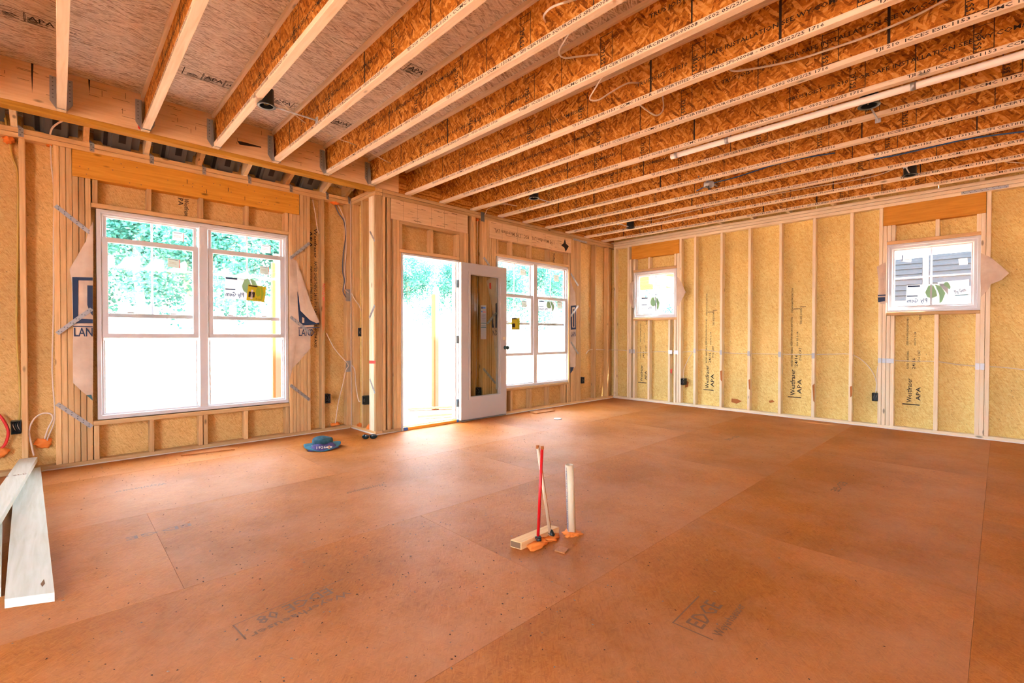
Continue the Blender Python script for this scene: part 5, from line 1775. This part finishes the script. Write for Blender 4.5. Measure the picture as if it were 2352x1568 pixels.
vs, fs = [], []
xs = [-40 + 2.2 * i for i in range(46)]
ys = [-30, -20, -12, -9.2, -6, -3, 0.15, 0.8, 1.6, 2.4, 3.2, 4, 5, 6.5, 8, 10, 13, 17, 22, 28, 36, 48, 62]
for y in ys:
    for x in xs:
        vs.append((x, y, ground_z(x, y) if y > 0.1 else -0.42))
for i in range(len(ys) - 1):
    for j in range(len(xs) - 1):
        a = i * len(xs) + j
        fs.append([a, a + 1, a + len(xs) + 1, a + len(xs)])
g = tag(obj('ground', vs, fs, 'dirt'), 'bare sunlit red clay yard outside', None, None, 'structure')
# temporary posts of the future porch
for (lab, px_, py_, zt) in (('pale lumber post standing on the dirt outside the open door', 999, 936, 2.12), ('pale lumber post seen through the right half of the bay window', 634, 800, 2.45)):
    if py_ == 936:
        q = Vector((-1.62, 3.25, 0))
    else:
        q = at('z', 1.0, 634, 700)
        q = CAM + (at('y', 3.4, 634, 750) - CAM)
    zb_ = ground_z(q.x, q.y) - 0.03
    t = thing('porch_post', lab, 'post', (q.x, q.y, zb_), 'temporary porch posts')
    box('post_ply', (q.x - 0.062, q.y - 0.045, zb_), (q.x - 0.024, q.y + 0.045, zt - 0.15), 'post_orange', t, 0.003)
    box('post_ply', (q.x - 0.024, q.y - 0.045, zb_), (q.x + 0.062, q.y + 0.045, zt), 'post_pale', t, 0.003)
q = Vector((-1.62, 3.25, ground_z(-1.62, 3.25)))
tag(slab('scrap_board', [q + Vector((-0.9, -0.75, 0.02)), q + Vector((-0.1, -1.0, 0.02)), q + Vector((-0.06, -0.92, 0.02)), q + Vector((-0.86, -0.66, 0.02))], (0, 0, 0.04), 'stud_x'), 'scrap board lying on the dirt before the porch post', 'board')
tag(slab('scrap_board', [q + Vector((-0.55, 0.15, 0.02)), q + Vector((0.5, -0.35, 0.02)), q + Vector((0.55, -0.25, 0.02)), q + Vector((-0.5, 0.26, 0.02))], (0, 0, 0.04), 'stud_x'), 'scrap board lying on the dirt beside the porch post', 'board')
# porch framing and the neighbour's house beyond the small windows
t = thing('porch', 'open timber porch roof seen through the far small window', 'porch', (4.2, 3.2, 0))
gz = -0.42
box('porch_beam', (2.4, 0.55, 2.30), (5.8, 0.67, 2.52), 'pale_x', t)
box('porch_beam', (2.4, 2.75, 2.30), (5.8, 2.87, 2.52), 'stud_x', t)
for i in range(7):
    box('porch_rafter', (2.5 + i * 0.52, 0.35, 2.522), (2.54 + i * 0.52, 3.1, 2.68), 'header_y', t)
for x, y in ((5.7, 0.61), (5.7, 2.81), (2.5, 2.81)):
    box('porch_post', (x - 0.06, y - 0.05, gz), (x + 0.06, y + 0.05, 2.30), 'pale_z', t)
t = thing('neighbour_house', 'neighbouring house wall with blue-grey siding panels and white trim', 'house', (7.0, -2.8, -0.42))
NX = 7.0
box('house_wall', (NX, -8.5, -0.42), (NX + 0.2, 0.6, 6.0), 'white_trim', t)
for (y0, y1, z0, z1) in ((-3.62, -2.60, 1.95, 2.92), (-4.95, -3.72, 1.95, 2.96), (-3.62, -2.60, 1.40, 1.80), (-4.95, -3.72, 1.35, 1.82), (-6.3, -5.05, 1.95, 2.96), (-6.3, -5.05, 1.35, 1.82)):
    pnl = box('siding_field', (NX - 0.012, y0, z0), (NX - 0.001, y1, z1), 'siding', t)
    n = int((z1 - z0) / 0.12)
    for i in range(n):
        z = z0 + (z1 - z0) * i / n
        slab('siding_board', [(NX - 0.014, y0 + 0.01, z), (NX - 0.034, y0 + 0.01, z), (NX - 0.014, y0 + 0.01, z + 0.118)], (0, y1 - y0 - 0.02, 0), 'siding', pnl)
box('house_roof', (NX - 0.6, -9.0, 6.0), (NX + 4, 1.0, 6.2), 'dark_steel', t)

# trees
def leaf_cloud(n, r, seed, size):
    rg = random.Random(seed)
    vs, fs = [], []
    lumps = [(Vector((rg.uniform(-1, 1) * r[0] * 0.72, rg.uniform(-1, 1) * r[1] * 0.72, rg.uniform(-1, 1) * r[2] * 0.8)), rg.uniform(0.28, 0.5)) for _ in range(26)]
    for _ in range(n):
        c, k = rg.choice(lumps)
        d = Vector((rg.gauss(0, 1), rg.gauss(0, 1), rg.gauss(0, 1))).normalized() * (rg.random() ** 0.4)
        p = c + Vector((d.x * r[0] * k, d.y * r[1] * k, d.z * r[2] * k * 0.8))
        u = Vector((rg.gauss(0, 1), rg.gauss(0, 1), rg.gauss(0, 0.5))).normalized()
        v = u.cross(Vector((rg.gauss(0, 1), rg.gauss(0, 1), rg.gauss(0, 1)))).normalized()
        s = size * rg.uniform(0.6, 1.3)
        i = len(vs)
        vs += [p - u * s, p + v * s * 0.55, p + u * s, p - v * s * 0.55]
        fs.append([i, i + 1, i + 2, i + 3])
    me = mesh('foliage', vs, fs, 'leaf')
    return me


LC = [leaf_cloud(15000, (3.2, 2.8, 3.9), s, 0.105) for s in (1, 2, 3)]
TR = [('leafy tree filling the left panes of the bay window', 205, 24, 5.2, 0), ('leafy tree with pale trunk behind the left half of the bay window', 318, 21, 5.0, 1), ('leafy tree behind the centre bar of the bay window', 430, 26, 5.6, 2),
      ('leafy tree behind the right half of the bay window', 530, 23, 5.2, 0), ('leafy tree at the right edge of the bay window', 640, 27, 4.6, 1), ('leafy tree beyond the left side of the open doorway', 940, 30, 3.0, 2),
      ('leafy tree beyond the right side of the open doorway', 1045, 32, 2.9, 0), ('leafy tree behind the left half of the middle window', 1160, 30, 3.4, 1), ('leafy tree behind the right half of the middle window', 1275, 31, 3.5, 2), ('leafy tree beyond the corner between the two windows', 780, 30, 5.4, 1), ('leafy tree far beyond the room corner', 1400, 34, 5.6, 0), ('leafy tree beyond the far left of the yard', 60, 28, 5.4, 2)]
for i, (lab, px_, dist, h, k) in enumerate(TR):
    d = FW + RT * ((px_ - 1176) / FOC)
    d.z = 0
    q = Vector((CAM.x, CAM.y, 0)) + d * dist
    gz_ = ground_z(q.x, q.y)
    t = thing('tree', lab, 'tree', (q.x, q.y, gz_), 'trees beyond the yard')
    sc = h / 5.0
    fo = put('foliage', LC[k], t, (q.x, q.y, gz_ + 1.1 + 3.6 * sc))
    fo.scale = (sc, sc, sc)
    fo.rotation_euler = (0, 0, i * 1.3)
    tube('trunk', [(q.x, q.y, gz_ - 0.2), (q.x + 0.1, q.y, gz_ + 1.6), (q.x - 0.05, q.y + 0.1, gz_ + 3.4), (q.x + 0.15, q.y, gz_ + 5.2)], 0.16, 'bark', t, 8, 4)
t = thing('young_tree', 'young tree just outside the far small window', 'tree', (4.3, 1.0, -0.42))
fo = put('foliage', LC[1], t, (4.3, 1.05, 1.1))
fo.scale = (0.16, 0.16, 0.28)
tube('trunk', [(4.3, 1.0, -0.45), (4.3, 1.02, 1.2)], 0.03, 'bark', t, 8, 4)
